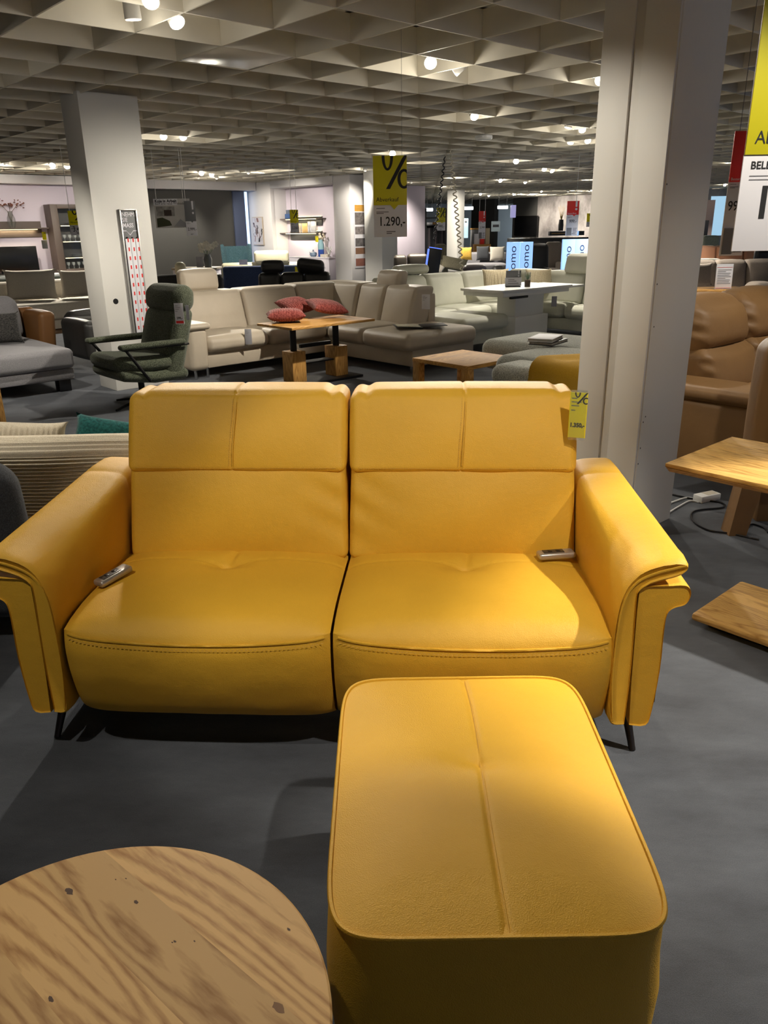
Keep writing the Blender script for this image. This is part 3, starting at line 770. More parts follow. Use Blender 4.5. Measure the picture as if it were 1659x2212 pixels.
pf = [(0.99, 0.455), (1.005, 0.43), (1.035, 0.36), (1.055, 0.28), (1.045, 0.20), (1.0, 0.12), (0.95, 0.07), (0.8, 0.065)]
loft('body', [[(x, y, z) for x, y in supo(HW + HW * (k - 1), HL + HW * (k - 1), 8.5 if k < 1.02 else 6.5, 96)] for k, z in pf], Y_LEA, ott, angle=60)
for sx in (-1, 1):
    for sy in (-1, 1):
        lathe('foot', [(0, 0), (0.018, 0), (0.022, 0.07), (0, 0.07)], M_LEG, ott, (sx * 0.2, sy * 0.29, 0), seg=12)
# ------------------------------------------------------------------ round oak side table
W_OAK = wood('oak_round', 'a27644', 'd2aa70', axis='X', grain=4.0, rough=0.5, knots=False, plank=0.11)
rt = thing('side_table', 'round oak side table with knots in the foreground', 'table', (-0.451, 0.775, 0), math.radians(-40))
lathe('table_top', [(0, 0.45), (0.362, 0.45), (0.3655, 0.447), (0.364, 0.43), (0.352, 0.421), (0, 0.421)], W_OAK, rt, seg=96, angle=35)
lathe('column', [(0, 0.421), (0.04, 0.421), (0.035, 0.2), (0.035, 0.02)], M_BLKM, rt, seg=24)
lathe('base_plate', [(0, 0.02), (0.2, 0.02), (0.205, 0.012), (0.205, 0.0), (0, 0.0)], M_BLKM, rt, seg=48)
M_KNOT = mat('oak_knot', '4a2f18', 0.6); M_KNOT2 = mat('oak_knot_pale', '7a5530', 0.6)
rti = rt.matrix_basis.inverted()
for px, py, r in ((150, 1926, 0.010), (294, 1949, 0.006), (110, 2158, 0.006), (378, 2034, 0.003), (372, 2036, 0.002), (250, 1900, 0.002), (272, 1898, 0.002), (624, 2008, 0.004), (420, 2033, 0.0025), (600, 2176, 0.012)):
    p = Matrix.Rotation(math.radians(40), 4, 'Z') @ (at(px, py, 0.45) - Vector((-0.451, 0.775, 0)))
    n = 14
    bm = bmesh.new(); c_ = bm.verts.new((0, 0, 0.0005)); rr = random.Random(px)
    ring = [bm.verts.new((1.3 * r * rr.uniform(0.5, 0.95) * math.cos(2 * PI * k / n), 0.7 * r * rr.uniform(0.5, 0.95) * math.sin(2 * PI * k / n), 0.0002)) for k in range(n)]
    for k in range(n): bm.faces.new((c_, ring[k], ring[(k + 1) % n]))
    o = finish(bm, 'knot', M_KNOT if py < 2170 else M_KNOT2, rt, (p.x, p.y, 0.45))
# ------------------------------------------------------------------ upholstery helpers for the other suites
class Suite:
    """a thing on the building grid (or turned by rz) whose parts are given in floor coordinates a,b"""
    def __init__(s, name, label, cat, a0, b0, rz=GA, group=None, grid=True):
        s.a0, s.b0 = a0, b0
        loc = W(a0, b0) if grid else Vector((a0, b0, 0))
        s.t = thing(name, label, cat, loc, rz, group)
    def cush(s, name, a0, a1, b0, b1, z0, z1, m, r=0.05, b=0.02, n=7, lean=(0, 0), parent=None, fn=None, rot=(0, 0, 0)):
        zc = (z0 + z1) / 2
        def f(q, p):
            q = Vector((q.x + lean[0] * q.z, q.y + lean[1] * q.z, q.z))
            return fn(q, p) if fn else q
        bb = b if isinstance(b, tuple) else (b, b, b)
        return rbox(name, (a1 - a0, b1 - b0, z1 - z0), ((a0 + a1) / 2 - s.a0, (b0 + b1) / 2 - s.b0, zc), m, parent or s.t, r=r, bulge=bb, n=n, fn=f, rot=rot)
    def box(s, name, a0, a1, b0, b1, z0, z1, m, bev=0.006, parent=None):
        return box(name, (a1 - a0, b1 - b0, z1 - z0), ((a0 + a1) / 2 - s.a0, (b0 + b1) / 2 - s.b0, (z0 + z1) / 2), m, parent or s.t, bev=bev)
    def leg(s, a, b, h, m=None, r=0.02):
        return lathe('leg', [(0, 0), (r * 0.8, 0), (r, h), (0, h)], m or M_CHROME, s.t, (a - s.a0, b - s.b0, 0), seg=10)
    def p(s, a, b, z): return (a - s.a0, b - s.b0, z)
def pillow(name, label, loc, size, rot, m, cat='cushion', group=None, rib=0.0, npr=14, pinch=0.9):
    """throw cushion: pinched corners, fat middle; size = (w, h, thickness)"""
    w, h, t = size
    def f(sgn):
        def g(u, v):
            a, b = 2 * u - 1, 2 * v - 1
            k = (max(0, 1 - abs(a) ** 2.6) * max(0, 1 - abs(b) ** 2.6)) ** 0.45
            pin = 1 - (1 - pinch) * (1 - abs(a) ** 4) * abs(b) ** 3; pin2 = 1 - (1 - pinch) * (1 - abs(b) ** 4) * abs(a) ** 3
            z = sgn * t / 2 * k
            if rib: z += sgn * rib * math.sin(a * w / 2 * 2 * PI / 0.026) * k
            return (a * w / 2 * pin2, b * h / 2 * pin, z)
        return g
    bm = bmesh.new(); n = npr if not rib else npr * 4
    for sgn in (1, -1):
        g = [[bm.verts.new(f(sgn)(i / n, j / npr)) for j in range(npr + 1)] for i in range(n + 1)]
        for i in range(n):
            for j in range(npr): bm.faces.new((g[i][j], g[i + 1][j], g[i + 1][j + 1], g[i][j + 1]))
    bmesh.ops.remove_doubles(bm, verts=bm.verts, dist=0.0008)
    o = finish(bm, name, m, None, loc, rot, angle=80)
    return tag(o, label, cat, group)
L_BEIGE = leather('leather_beige', 'bfb3a0', rough=0.5, bump=0.15, crease=0.15)
L_WHITE = leather('leather_ivory', 'd3d3c2', rough=0.5, bump=0.12, crease=0.12)
L_BLACK = leather('leather_black', '2b2a29', rough=0.42, bump=0.15)
L_BROWN = leather('leather_tan', '82613a', rough=0.55, bump=0.15, crease=0.3)
L_TAUPE = leather('leather_taupe', '4f483f', rough=0.45)
L_COGNAC = leather('leather_cognac', '6e4a26', rough=0.5)
F_GREEN = fabric('boucle_green', '2b3025', '6b705e', 170, bump=1.0)
F_GREY = fabric('fabric_grey', '77767a', '8f8d90', 240)
F_GREYL = fabric('chenille_grey', '8a8b84', 'c2c4b9', 130, bump=0.8)
F_CREAM = fabric('fabric_cream', 'b7b0a4', 'cfc9bd', 200)
F_CORD = fabric('corduroy_cream', 'b9ae98', 'd2c8b4', 300)
F_DGREY = fabric('fabric_charcoal', '35373a', '4a4c50', 250)
F_BLUE = fabric('velvet_navy', '2f3a58', '46557a', 150)
F_LBLUE = fabric('velvet_sky', '78aac0', '9fcfe0', 60)
F_TEAL = fabric('velvet_teal', '123f3f', '1f5a57', 80)
F_TAUPE = fabric('fabric_taupe', '7a7068', '8d8378', 150)
F_ROSE = fabric('velvet_rose', '6e302b', '9a534c', 60)
F_MUST = fabric('knit_mustard', '9c7718', 'bd932a', 400)
F_SAND = fabric('fabric_sand', 'a89b80', 'c4b89c', 120)
W_OAKL = wood('oak_light', 'a3733a', 'cc9a52', axis='X', grain=6, rough=0.65, knots=False, plank=0.09)
W_OAKV = wood('oak_light_upright', '986c36', 'bf9150', axis='Z', grain=6, knots=False)
W_DARKP = wood('walnut_dark', '3f3128', '5a4638', axis='Z', grain=6, knots=False)
M_MOCHA = mat('lacquer_mocha', '5d5048', 0.5)
M_TVBLK = mat('tv_black', '0b0b0c', 0.25)
M_GLASS = mat('glass_clear', 'e8efe8', 0.05, trans=0.9, alpha=0.45)

# ---- price signs -------------------------------------------------------------------------------------------
def percent_mark(parent, x0, x1, z0, z1, y, m, cx=0.5, scale=1.0):
    """big percent mark, cut off at the card's edges"""
    w, h = x1 - x0, z1 - z0; vs, fs = [], []
    def cl(x, z): return (max(x0, min(x1, x)), y, max(z0, min(z1, z)))
    def ring(ox, oz, rx, rz_, t):
        b = len(vs); n = 40
        for i in range(n):
            a = 2 * PI * i / n
            vs.append(cl(ox + rx * math.cos(a), oz + rz_ * math.sin(a))); vs.append(cl(ox + (rx - t) * math.cos(a), oz + (rz_ - t * 0.8) * math.sin(a)))
        for i in range(n):
            j = (i + 1) % n; fs.append((b + 2 * i, b + 2 * j, b + 2 * j + 1, b + 2 * i + 1))
    ring(x0 + 0.43 * w, z0 + 1.0 * h, 0.17 * w, 0.30 * h, 0.085 * w)
    ring(x0 + 0.92 * w, z0 + 0.53 * h, 0.20 * w, 0.20 * h, 0.09 * w)
    b = len(vs)
    for i in range(9):
        t = i / 8
        vs.append(cl(x0 + (0.38 + 0.55 * t) * w, z0 + (0.33 + 0.70 * t) * h)); vs.append(cl(x0 + (0.50 + 0.55 * t) * w, z0 + (0.33 + 0.70 * t) * h))
    for i in range(8): fs.append((b + 2 * i, b + 2 * i + 1, b + 2 * i + 3, b + 2 * i + 2))
    me = bpy.data.meshes.new('percent_mark'); me.from_pydata(vs, [], fs); me.update()
    return link('percent_mark', me, m, parent)
def exclaim(parent, cx, z0, z1, w, y, m):
    h = z1 - z0
    quad('exclamation_bar', [(cx - w * 0.5, y, z1), (cx - w * 0.42, y, z0 + 0.42 * h), (cx + w * 0.42, y, z0 + 0.42 * h), (cx + w * 0.5, y, z1)], m, parent)
    o = lathe('exclamation_dot', [(0, 0), (w * 0.55, 0)], m, parent, (cx, y, z0 + 0.18 * h), (PI / 2, 0, 0), seg=16)
def lines(parent, x0, x1, zs, y, h, m, frac=None):
    vs, fs = [], []
    for k, z in enumerate(zs):
        f = 1.0 if frac is None else frac[k % len(frac)]; b = len(vs)
        vs += [(x0, y, z), (x0 + (x1 - x0) * f, y, z), (x0 + (x1 - x0) * f, y, z + h), (x0, y, z + h)]; fs.append((b, b + 1, b + 2, b + 3))
    me = bpy.data.meshes.new('small_print'); me.from_pydata(vs, [], fs); me.update(); return link('small_print', me, m, parent)
def hang_sign(x0, x1, ytop, ysplit, ybot, depth, label, style, price, cords=(), name='hanging_sign', yaw=0.0, header=None, cat='price sign', psize=0.34, head2=None, extra=0):
    """two cards, one above the other, hung from the ceiling; pixel box on the plane y=depth"""
    a = aty(x0, ysplit, depth); b = aty(x1, ysplit, depth); c = aty((x0 + x1) / 2, ysplit, depth); zt = aty((x0 + x1) / 2, ytop, depth).z; d = aty((x0 + x1) / 2, ybot, depth)
    ctr = (a + b) / 2; w = (b - a).length; zs = c.z; zb = d.z
    t = thing(name, label, cat, (ctr.x, ctr.y, zb), yaw, 'hanging price signs')
    H = zt - zb; S = zs - zb; hw = w / 2
    top = {'yellow': M_YEL_SHADED, 'bright': M_YELB, 'red': M_RED, 'grey': M_SIGNGREY}[style]
    box('header_card', (w, 0.006, zt - zs), (0, 0, S + (zt - zs) / 2), top, t, bev=0.001)
    box('price_card', (w, 0.004, S), (0, 0.003, S / 2), M_PAPER, t, bev=0.001)
    y = -0.0042
    pm = quad('pointer', [(-0.0 * w, y, S + 0.001), (0.24 * w, y, S + 0.001), (0.12 * w, y, S - 0.13 * w)], top, t)
    if style in ('yellow', 'bright'):
        percent_mark(t, -hw, hw, S, H, y, M_INK)
        if header is None: header = 'Abverkauf'
        text(header, 0.17 * w, M_INK, t, (-0.42 * w, y, S + 0.10 * w), sx=0.95)
    else:
        exclaim(t, 0.27 * w, S + 0.28 * (H - S), H - 0.002, 0.17 * w, y, M_PAPER)
        text(header or 'Bester-Preis', 0.155 * w, M_PAPER if style == 'red' else M_INK, t, (-0.44 * w, y, S + 0.06 * w), sx=0.95)
    text(price, psize * w, M_INK, t, ((-0.24 if head2 else 0.05) * w, y + 0.004, S * (0.36 if not extra else 0.62)), align='CENTER', sx=0.82, bold=0.004 * w if not head2 else 0.014 * w)
    lines(t, -0.42 * w, -0.05 * w, [S - 0.10 * w, S - 0.20 * w, S - 0.24 * w] if not head2 else [S - 0.20 * w, S - 0.235 * w], y + 0.004, 0.022 * w if not head2 else 0.008 * w, M_GREYINK, [0.7, 1, 0.6])
    lines(t, -0.12 * w, 0.15 * w, [0.14 * w, 0.09 * w], y + 0.004, 0.03 * w, M_GREYINK, [1, 0.6])
    if head2: text(head2, 0.1 * w, M_INK, t, (-0.42 * w, y + 0.004, S - 0.13 * w), bold=0.002 * w)
    if extra:   # line drawing and list below the price
        box('detail_picture', (0.42 * w, 0.002, 0.36 * S), (-0.22 * w, y + 0.004, 0.2 * S), M_GREYINK, t, bev=0)
        lines(t, 0.08 * w, 0.42 * w, [0.05 * S + 0.05 * S * k for k in range(7)], y + 0.004, 0.018 * S, M_INK, [1, .8, .9])
    for cx in cords:
        xx = -hw + cx * w
        tube('cord', [(xx, 0, H), (xx, 0, CEIL + 0.10 - zb)], 0.0012 if depth < 8 else 0.004, M_SIGNGREY if depth < 8 else M_WHITE, t, seg=5)
    return t
hang_sign(807, 879, 336, 443, 512, 5.7, 'yellow and white percent clearance sign marked 1.290, hanging above the beige corner sofa', 'yellow', '1.290,-', (0.86,), psize=0.36)
s2 = hang_sign(1608, 1822, -260, 333, 541, 1.95, 'large near clearance sign cut off by the right edge of the picture', 'yellow', '1', (0.15, 0.85), psize=0.42, head2='BELDOMO')
s3 = hang_sign(1574, 1625, 283, 393, 552, 2.75, 'dark red price sign behind the large clearance sign at the right edge', 'red', '999,-', (0.2,), psize=0.55, extra=1)
hang_sign(150, 185, 455, 486, 508, 12.5, 'bright yellow percent sign half hidden by the ruler column', 'bright', '3.459', (0.12,), psize=0.42)
hang_sign(627, 645, 453, 481, 503, 15.5, 'yellow percent sign hanging in front of the lit niche shelves', 'bright', '2.250', (0.2, 0.8), psize=0.4)
hang_sign(401, 424, 434, 478, 509, 13.0, 'grey exclamation price sign marked 2.999 before the dark grey wall', 'grey', '2.999,-', (0.15,), psize=0.36, header=' ')
hang_sign(1224, 1250, 434, 464, 509, 15.0, 'red best-price sign marked 999 before the marbled wall', 'red', '999,-', (0.75,), psize=0.36, extra=1)
hang_sign(1034, 1049, 456, 479, 516, 19.0, 'small far red price sign left of the upright light signs', 'red', '2.749', (0.1, 0.9), psize=0.36, extra=1)
hang_sign(943, 962, 449, 480, 498, 21.0, 'far dim yellow percent sign beside the black curly cable', 'yellow', '990,-', (0.5,), psize=0.4)
hang_sign(1267, 1282, 461, 479, 490, 20.0, 'small yellow percent sign touching the near white column', 'bright', '79,-', (0.5,), psize=0.4)
# poster about a room under construction
def poster():
    d = 13.2; a = aty(331, 430, d); b = aty(409, 430, d); c = aty(370, 492, d)
    t = thing('hanging_poster', 'wide poster of a living room hanging before the dark grey wall', 'poster', ((a.x + b.x) / 2, d, c.z), 0)
    w = b.x - a.x; h = a.z - c.z
    box('board', (w, 0.006, h), (0, 0, h / 2), mat('poster_pale', 'b9b6b2', 0.6, var=0.15, vscale=3), t, bev=0.001)
    y = -0.004
    quad('caption_strip', [(-0.5 * w, y, 0.78 * h), (0.16 * w, y, 0.78 * h), (0.16 * w, y, h), (-0.5 * w, y, h)], M_PAPER, t)
    text('Koje in Arbeit', 0.14 * h, M_INK, t, (-0.47 * w, y - 0.001, 0.88 * h), bold=0.002)
    text('Bald eine neue Wohnidee', 0.11 * h, M_INK, t, (-0.47 * w, y - 0.001, 0.80 * h))
    quad('printed_shelf', [(-0.45 * w, y, 0.40 * h), (0.06 * w, y, 0.40 * h), (0.06 * w, y, 0.74 * h), (-0.45 * w, y, 0.74 * h)], mat('print_grey', '8a8782', 0.6, var=0.5, vscale=14), t)
    quad('printed_screen', [(-0.24 * w, y - .001, 0.42 * h), (-0.03 * w, y - .001, 0.42 * h), (-0.03 * w, y - .001, 0.62 * h), (-0.24 * w, y - .001, 0.62 * h)], mat('print_brown', '3a2d28', 0.6), t)
    quad('printed_sofa', [(-0.46 * w, y, 0.02 * h), (-0.05 * w, y, 0.08 * h), (-0.1 * w, y, 0.24 * h), (-0.3 * w, y, 0.36 * h), (-0.46 * w, y, 0.33 * h)], mat('print_olive', '3a3d22', 0.6), t)
    quad('printed_rug', [(0.0 * w, y, 0.03 * h), (0.46 * w, y, 0.03 * h), (0.2 * w, y, 0.3 * h)], mat('print_mid', '8f8f92', 0.6), t)
    for x in (-0.42, 0.32): tube('cord', [(x * w, 0, h), (x * w, 0, CEIL + 0.1 - c.z)], 0.004, M_WHITE, t, seg=5)
poster()

# ---- column with measuring sticks ---------------------------------------------------------------------------
UC, VC = 3.22, 7.62
def panel_pt(px, py):
    p = atv(px, py, VC); return UV(p)[0], p.z
ru0, rz1 = panel_pt(254, 452); ru1, _ = panel_pt(292, 450); _, rz0 = panel_pt(303, 728)
ra = thing('ruler_panel', 'tall grey holder with paper measuring tapes on the white column', 'wall panel', W((ru0 + ru1) / 2, VC - 0.001, rz0), GA)
rw, rh = ru1 - ru0, rz1 - rz0
box('back_board', (rw, 0.012, rh), (0, -0.007, rh / 2), M_SIGNGREY, ra, bev=0.002)
for x in (-rw / 2 + 0.008, rw / 2 - 0.008): box('edge_rail', (0.014, 0.03, rh), (x, -0.016, rh / 2), mat('aluminium', 'b8b7b2', 0.35, metal=0.6), ra, bev=0.002)
box('top_rail', (rw, 0.03, 0.012), (0, -0.016, rh - 0.006), MATS['aluminium'], ra, bev=0.002)
for k, (s, b) in enumerate((('NEHMEN', 0), ('SIE', 0), ('MASS', 0.0012))):
    text(s, 0.055, M_PAPER, ra, (-rw / 2 + 0.025, -0.0145, rh - 0.065 - 0.05 * k), bold=b, sx=0.85)
zz = rh - 0.20
prism('notch_line', [(-rw / 2 + 0.015, zz), (-0.035, zz), (-0.0, zz - 0.04), (0.035, zz), (rw / 2 - 0.015, zz), (rw / 2 - 0.015, zz + 0.008), (0.038, zz + 0.008), (0.0, zz - 0.03), (-0.038, zz + 0.008), (-rw / 2 + 0.015, zz + 0.008)], 0.003, M_PAPER, ra, (0, -0.0145, 0))
for k in range(3):
    x = -rw / 2 + 0.052 + k * 0.0515
    tp = thing('measuring_tape', ('first', 'middle', 'last')[k] + ' white paper measuring tape with red marks hanging in the ruler holder', 'measuring tape', W((ru0 + ru1) / 2 + x, VC - 0.001, rz0), GA, 'paper measuring tapes')
    zt0, zt1 = 0.05, rh - 0.27
    box('strip', (0.048, 0.004, zt1 - zt0), (0, -0.026, (zt0 + zt1) / 2), M_PAPER, tp, bev=0.001)
    n = 11
    for i in range(n):
        z = zt0 + 0.03 + (zt1 - zt0 - 0.06) * i / (n - 1)
        quad('red_mark', [(-0.004, -0.0285, z), (0.010, -0.0285, z), (0.010, -0.0285, z + 0.035), (-0.004, -0.0285, z + 0.035)], M_RED, tp)
    tube('hook', [(0, -0.0136, zt1 + 0.012), (0, -0.03, zt1 + 0.012)], 0.006, M_BLKM, tp, seg=8)
hp = atv(250, 651, VC)
hl = lathe('cable_hole', [(0, 0.002), (0.026, 0.002), (0.027, 0.0)], M_BLACK, None, hp - GV * 0.0005, (PI / 2, 0, GA), seg=24)
hl.parent = c_left; hl.matrix_parent_inverse = c_left.matrix_basis.inverted()
# ------------------------------------------------------------------ green swivel armchair (faces -U)
ch = Suite('swivel_armchair', 'dark green boucle swivel armchair with headrest and star base', 'armchair', 3.12, 6.82)
g = ch
g.cush('seat_shell', 2.80, 3.46, 6.50, 7.14, 0.24, 0.34, F_GREEN, r=0.05, b=0.01, n=8, fn=lambda q, p: (q.x, q.y, q.z + 0.05 * max(0, -p[0]) * 1.0))
g.cush('seat_cushion', 2.78, 3.36, 6.52, 7.12, 0.34, 0.47, F_GREEN, r=0.06, b=(0.02, 0.02, 0.02), n=9, fn=lambda q, p: (q.x, q.y, q.z + 0.03 * max(0, -p[0])))
g.cush('backrest', 3.30, 3.50, 6.51, 7.13, 0.26, 0.86, F_GREEN, r=0.07, b=(0.02, 0.01, 0.0), n=9, lean=(0.30, 0))
g.cush('headrest', 3.39, 3.60, 6.50, 7.14, 0.82, 1.06, F_GREEN, r=0.09, b=(0.02, 0.01, 0.01), n=9, lean=(0.12, 0))
for b in (6.47, 7.17):
    g.cush('armrest', 2.80, 3.42, b - 0.035, b + 0.035, 0.565, 0.61, F_GREEN, r=0.02, b=0.003, n=6)
    g_l = [g.p(2.83, b, 0.57), g.p(2.86, b, 0.56), g.p(3.06, b + (0.02 if b < 6.8 else -0.02), 0.27)]
    tube('arm_bracket', g_l, 0.014, M_BLKM, g.t, seg=8)
    tube('arm_rail', [g.p(2.83, b, 0.565), g.p(3.46, b, 0.56)], 0.010, M_BLKM, g.t, seg=8)
tube('post', [g.p(3.12, 6.82, 0.04), g.p(3.12, 6.82, 0.25)], 0.028, M_BLKM, g.t, seg=12)
for k in range(4):
    a = math.radians(20 + 90 * k); e = (0.34 * math.cos(a), 0.34 * math.sin(a))
    tube('base_arm', [(0, 0, 0.06), (e[0] * 0.6, e[1] * 0.6, 0.035), (e[0], e[1], 0.012)], 0.016, M_BLKM, g.t, seg=8, r2=0.010)
# price tags clipped to furniture
def tag_card(px0, py0, px1, py1, depth, label, kind='white', price=None, yaw=0.0, small='', cat='price tag'):
    a = aty(px0, py0, depth); b = aty(px1, py1, depth); w = abs(b.x - a.x); h = a.z - b.z
    t = thing('price_tag', label, cat, ((a.x + b.x) / 2, depth, b.z), yaw, 'price tags')
    mm = {'white': M_PAPER, 'yellow': M_YELB, 'grey': mat('card_grey', '9a9aa0', 0.5)}[kind]
    box('card', (w, 0.003, h), (0, 0, h / 2), mm, t, bev=0.0005)
    lines(t, -0.4 * w, 0.4 * w, [h * 0.86, h * 0.78, h * 0.7, h * 0.6], -0.002, h * 0.02, M_GREYINK, [.4, .7, .55, .3])
    if price: text(price, 0.34 * w, M_INK, t, (0, -0.0022, h * 0.24), align='CENTER', bold=0.001, sx=0.9)
    if kind == 'white' and price: quad('red_band', [(-0.42 * w, -0.002, 0.04 * h), (0.42 * w, -0.002, 0.04 * h), (0.42 * w, -0.002, 0.16 * h), (-0.42 * w, -0.002, 0.16 * h)], M_RED, t)
    if kind == 'yellow': percent_mark(t, -w / 2, w / 2, 0.62 * h, h, -0.0022, M_INK)
    return t
tag_card(375, 655, 399, 700, 6.72, 'white price tag marked 299 on the green armchair headrest', 'white', '299,-')
tag_card(400, 659, 410, 691, 6.76, 'narrow grey tag beside the 299 price tag on the green armchair', 'grey')
# yellow sofa tag in its clear sleeve
yt = tag_card(1233, 848, 1263, 945, 2.46, 'yellow percent price tag marked 1.350 on the yellow sofa back', 'yellow', '1.350,-', yaw=-0.35)
w_ = 0.06
box('sleeve', (0.052, 0.001, 0.165), (0.0, -0.004, 0.075), M_GLASS, yt, bev=0)
# ------------------------------------------------------------------ beige corner sofa
bs = Suite('corner_sofa', 'beige leather corner sofa with raised headrests behind the green chair', 'sofa', 5.4, 7.6)
B = L_BEIGE
def edge_seat(s, name, a0, a1, b0, b1, z0, z1, m, **k): return s.cush(name, a0, a1, b0, b1, z0, z1, m, r=0.07, b=(0.01, 0.015, 0.018), n=9, **k)
bs.box('base', 4.06, 6.1, 7.60, 8.50, 0.10, 0.28, B, bev=0.02)
bs.box('base', 5.92, 6.92, 6.08, 8.50, 0.08, 0.27, B, bev=0.02)
edge_seat(bs, 'seat', 4.25, 5.06, 7.52, 8.22, 0.27, 0.445, B); edge_seat(bs, 'seat', 5.07, 5.90, 7.52, 8.22, 0.27, 0.445, B)
edge_seat(bs, 'corner_seat', 5.91, 6.62, 7.48, 8.22, 0.27, 0.44, B)
edge_seat(bs, 'seat', 5.82, 6.62, 6.82, 7.47, 0.26, 0.445, B)
edge_seat(bs, 'end_seat', 5.80, 6.92, 6.02, 6.81, 0.26, 0.445, B)
for a0, a1 in ((4.22, 5.14), (5.15, 5.94)):
    bs.cush('backrest', a0, a1, 8.14, 8.46, 0.40, 0.86, B, r=0.045, b=(0.0, 0.03, 0.012), n=10, lean=(0, 0.30), fn=lambda q, p: (q.x, q.y + (0.012 * gauss(q.z + 0.08, 0.012) if p[1] < 0 else 0), q.z))
bs.cush('corner_backrest', 5.95, 6.60, 8.14, 8.46, 0.40, 0.87, B, r=0.045, b=(0, 0.03, 0.01), n=9, lean=(0, 0.28))
bs.cush('corner_backrest', 6.50, 6.82, 7.72, 8.50, 0.40, 0.87, B, r=0.045, b=(0.03, 0, 0.01), n=9, lean=(0.28, 0))
bs.cush('backrest', 6.52, 6.84, 7.24, 7.71, 0.40, 0.86, B, r=0.045, b=(0.03, 0, 0.012), n=9, lean=(0.30, 0), fn=lambda q, p: (q.x + (0.012 * gauss(q.z + 0.08, 0.012) if p[0] < 0 else 0), q.y, q.z))
bs.cush('backrest', 6.52, 6.84, 6.70, 7.23, 0.40, 0.86, B, r=0.045, b=(0.03, 0, 0.012), n=9, lean=(0.30, 0), fn=lambda q, p: (q.x + (0.012 * gauss(q.z + 0.08, 0.012) if p[0] < 0 else 0), q.y, q.z))
bs.box('back_panel', 6.80, 6.92, 6.70, 8.60, 0.20, 0.78, B, bev=0.03)
bs.box('back_panel', 4.10, 6.85, 8.50, 8.60, 0.20, 0.80, B, bev=0.03)
bs.cush('armrest', 4.02, 4.25, 7.50, 8.45, 0.10, 0.56, B, r=0.06, b=(0.015, 0.01, 0.0), n=8)
bs.cush('arm_pad', 4.00, 4.28, 7.47, 8.40, 0.53, 0.60, B, r=0.034, b=(0.01, 0.01, 0.01), n=8)
def headrest(s, a, b, w, d, z0, z1, m, along='a', lean=0.1):
    if along == 'a': o = s.cush('headrest', a - w / 2, a + w / 2, b - d / 2, b + d / 2, z0, z1, m, r=0.05, b=(0.01, 0.02, 0.012), n=8, lean=(0, lean))
    else: o = s.cush('headrest', a - d / 2, a + d / 2, b - w / 2, b + w / 2, z0, z1, m, r=0.05, b=(0.02, 0.01, 0.012), n=8, lean=(lean, 0))
    for k in (-0.12, 0.12):
        q = s.p(a + (k if along == 'a' else 0), b + (0 if along == 'a' else k), z0 - 0.06)
        tube('bracket', [q, (q[0], q[1], z0 + 0.05)], 0.006, M_CHROME, s.t, seg=6)
    return o
headrest(bs, 4.70, 8.42, 0.48, 0.15, 0.86, 1.10, B)
headrest(bs, 6.78, 7.33, 0.42, 0.17, 0.80, 1.02, B, 'b', 0.25)
for a, b in ((4.10, 7.58), (4.27, 7.62), (5.98, 6.16), (6.85, 6.16), (4.10, 8.4)): bs.leg(a, b, 0.11)
# three rose velvet cushions, raised lift table
lt = Suite('lift_table', 'raised oak lift table with two block columns before the beige sofa', 'table', 5.02, 6.72)
p_ = UV(at(694, 690, 0.62))
bx0, bx1, by0, by1 = 4.47, 5.55, 6.27, 6.88
lt.box('table_top', bx0, bx1, by0, by1, 0.595, 0.62, W_OAKL, bev=0.004)
for a in (4.72, 5.28):
    lt.box('block_column', a - 0.085, a + 0.085, 6.52, 6.70, 0.025, 0.34, W_OAKV, bev=0.003)
    tube('lift_tube', [lt.p(a, 6.61, 0.34), lt.p(a, 6.61, 0.58)], 0.034, M_BLKM, lt.t, seg=14)
lt.box('crossbar', 4.80, 5.20, 6.59, 6.63, 0.36, 0.40, M_BLKM)
lt.box('shelf', 4.805, 5.195, 6.54, 6.68, 0.20, 0.215, M_BLKM)
lt.box('base_plate', 4.50, 5.48, 6.40, 6.80, 0.0, 0.025, M_BLKM, bev=0.005)
lt.box('mounting_plate', 4.70, 5.30, 6.50, 6.72, 0.58, 0.594, M_BLKM)
def on_table(px, py, z): return at(px, py, z)
q = on_table(617, 681, 0.69); pillow('velvet_cushion', 'rose ribbed velvet cushion lying flat in front on the lift table', (q.x, q.y, 0.694), (0.40, 0.36, 0.13), (0, 0, GA - 0.55), F_ROSE, group='rose velvet cushions', rib=0.005)
q = on_table(650, 665, 0.72); pillow('velvet_cushion', 'rose ribbed velvet cushion in the middle of the three, half hidden', (q.x - 0.07, q.y + 0.16, 0.735), (0.36, 0.34, 0.13), (0.25, -0.05, GA), F_ROSE, group='rose velvet cushions', rib=0.005)
q = on_table(706, 665, 0.72); pillow('velvet_cushion', 'rose ribbed velvet cushion tilted at the right end of the three', (q.x, q.y, 0.735), (0.40, 0.36, 0.12), (0.16, 0.16, GA - 0.3), F_ROSE, group='rose velvet cushions', rib=0.005)
tag_card(528, 711, 545, 744, 8.72, 'blank grey tag hanging from the front edge of the beige sofa seat', 'grey')
tag_card(911, 636, 929, 668, 9.0, 'white price tag on the right end of the beige sofa back', 'white', yaw=-0.3)
# folder on the end seat
q = at(905, 709, 0.455)
fo = thing('sample_folder', 'open black sample folder on the end seat of the beige sofa', 'folder', (q.x, q.y, 0.478), GA - 0.6)
box('cover', (0.30, 0.26, 0.006), (-0.13, 0, 0.004), M_BLACK, fo, bev=0.001, rot=(0, 0.05, 0)); box('cover', (0.28, 0.26, 0.006), (0.16, 0, 0.008), M_BLACK, fo, bev=0.001, rot=(0, -0.03, 0))
box('page', (0.26, 0.23, 0.004), (-0.13, 0, 0.011), mat('page_cream', 'cfc9b2', 0.7), fo, bev=0.0005, rot=(0, 0.05, 0))
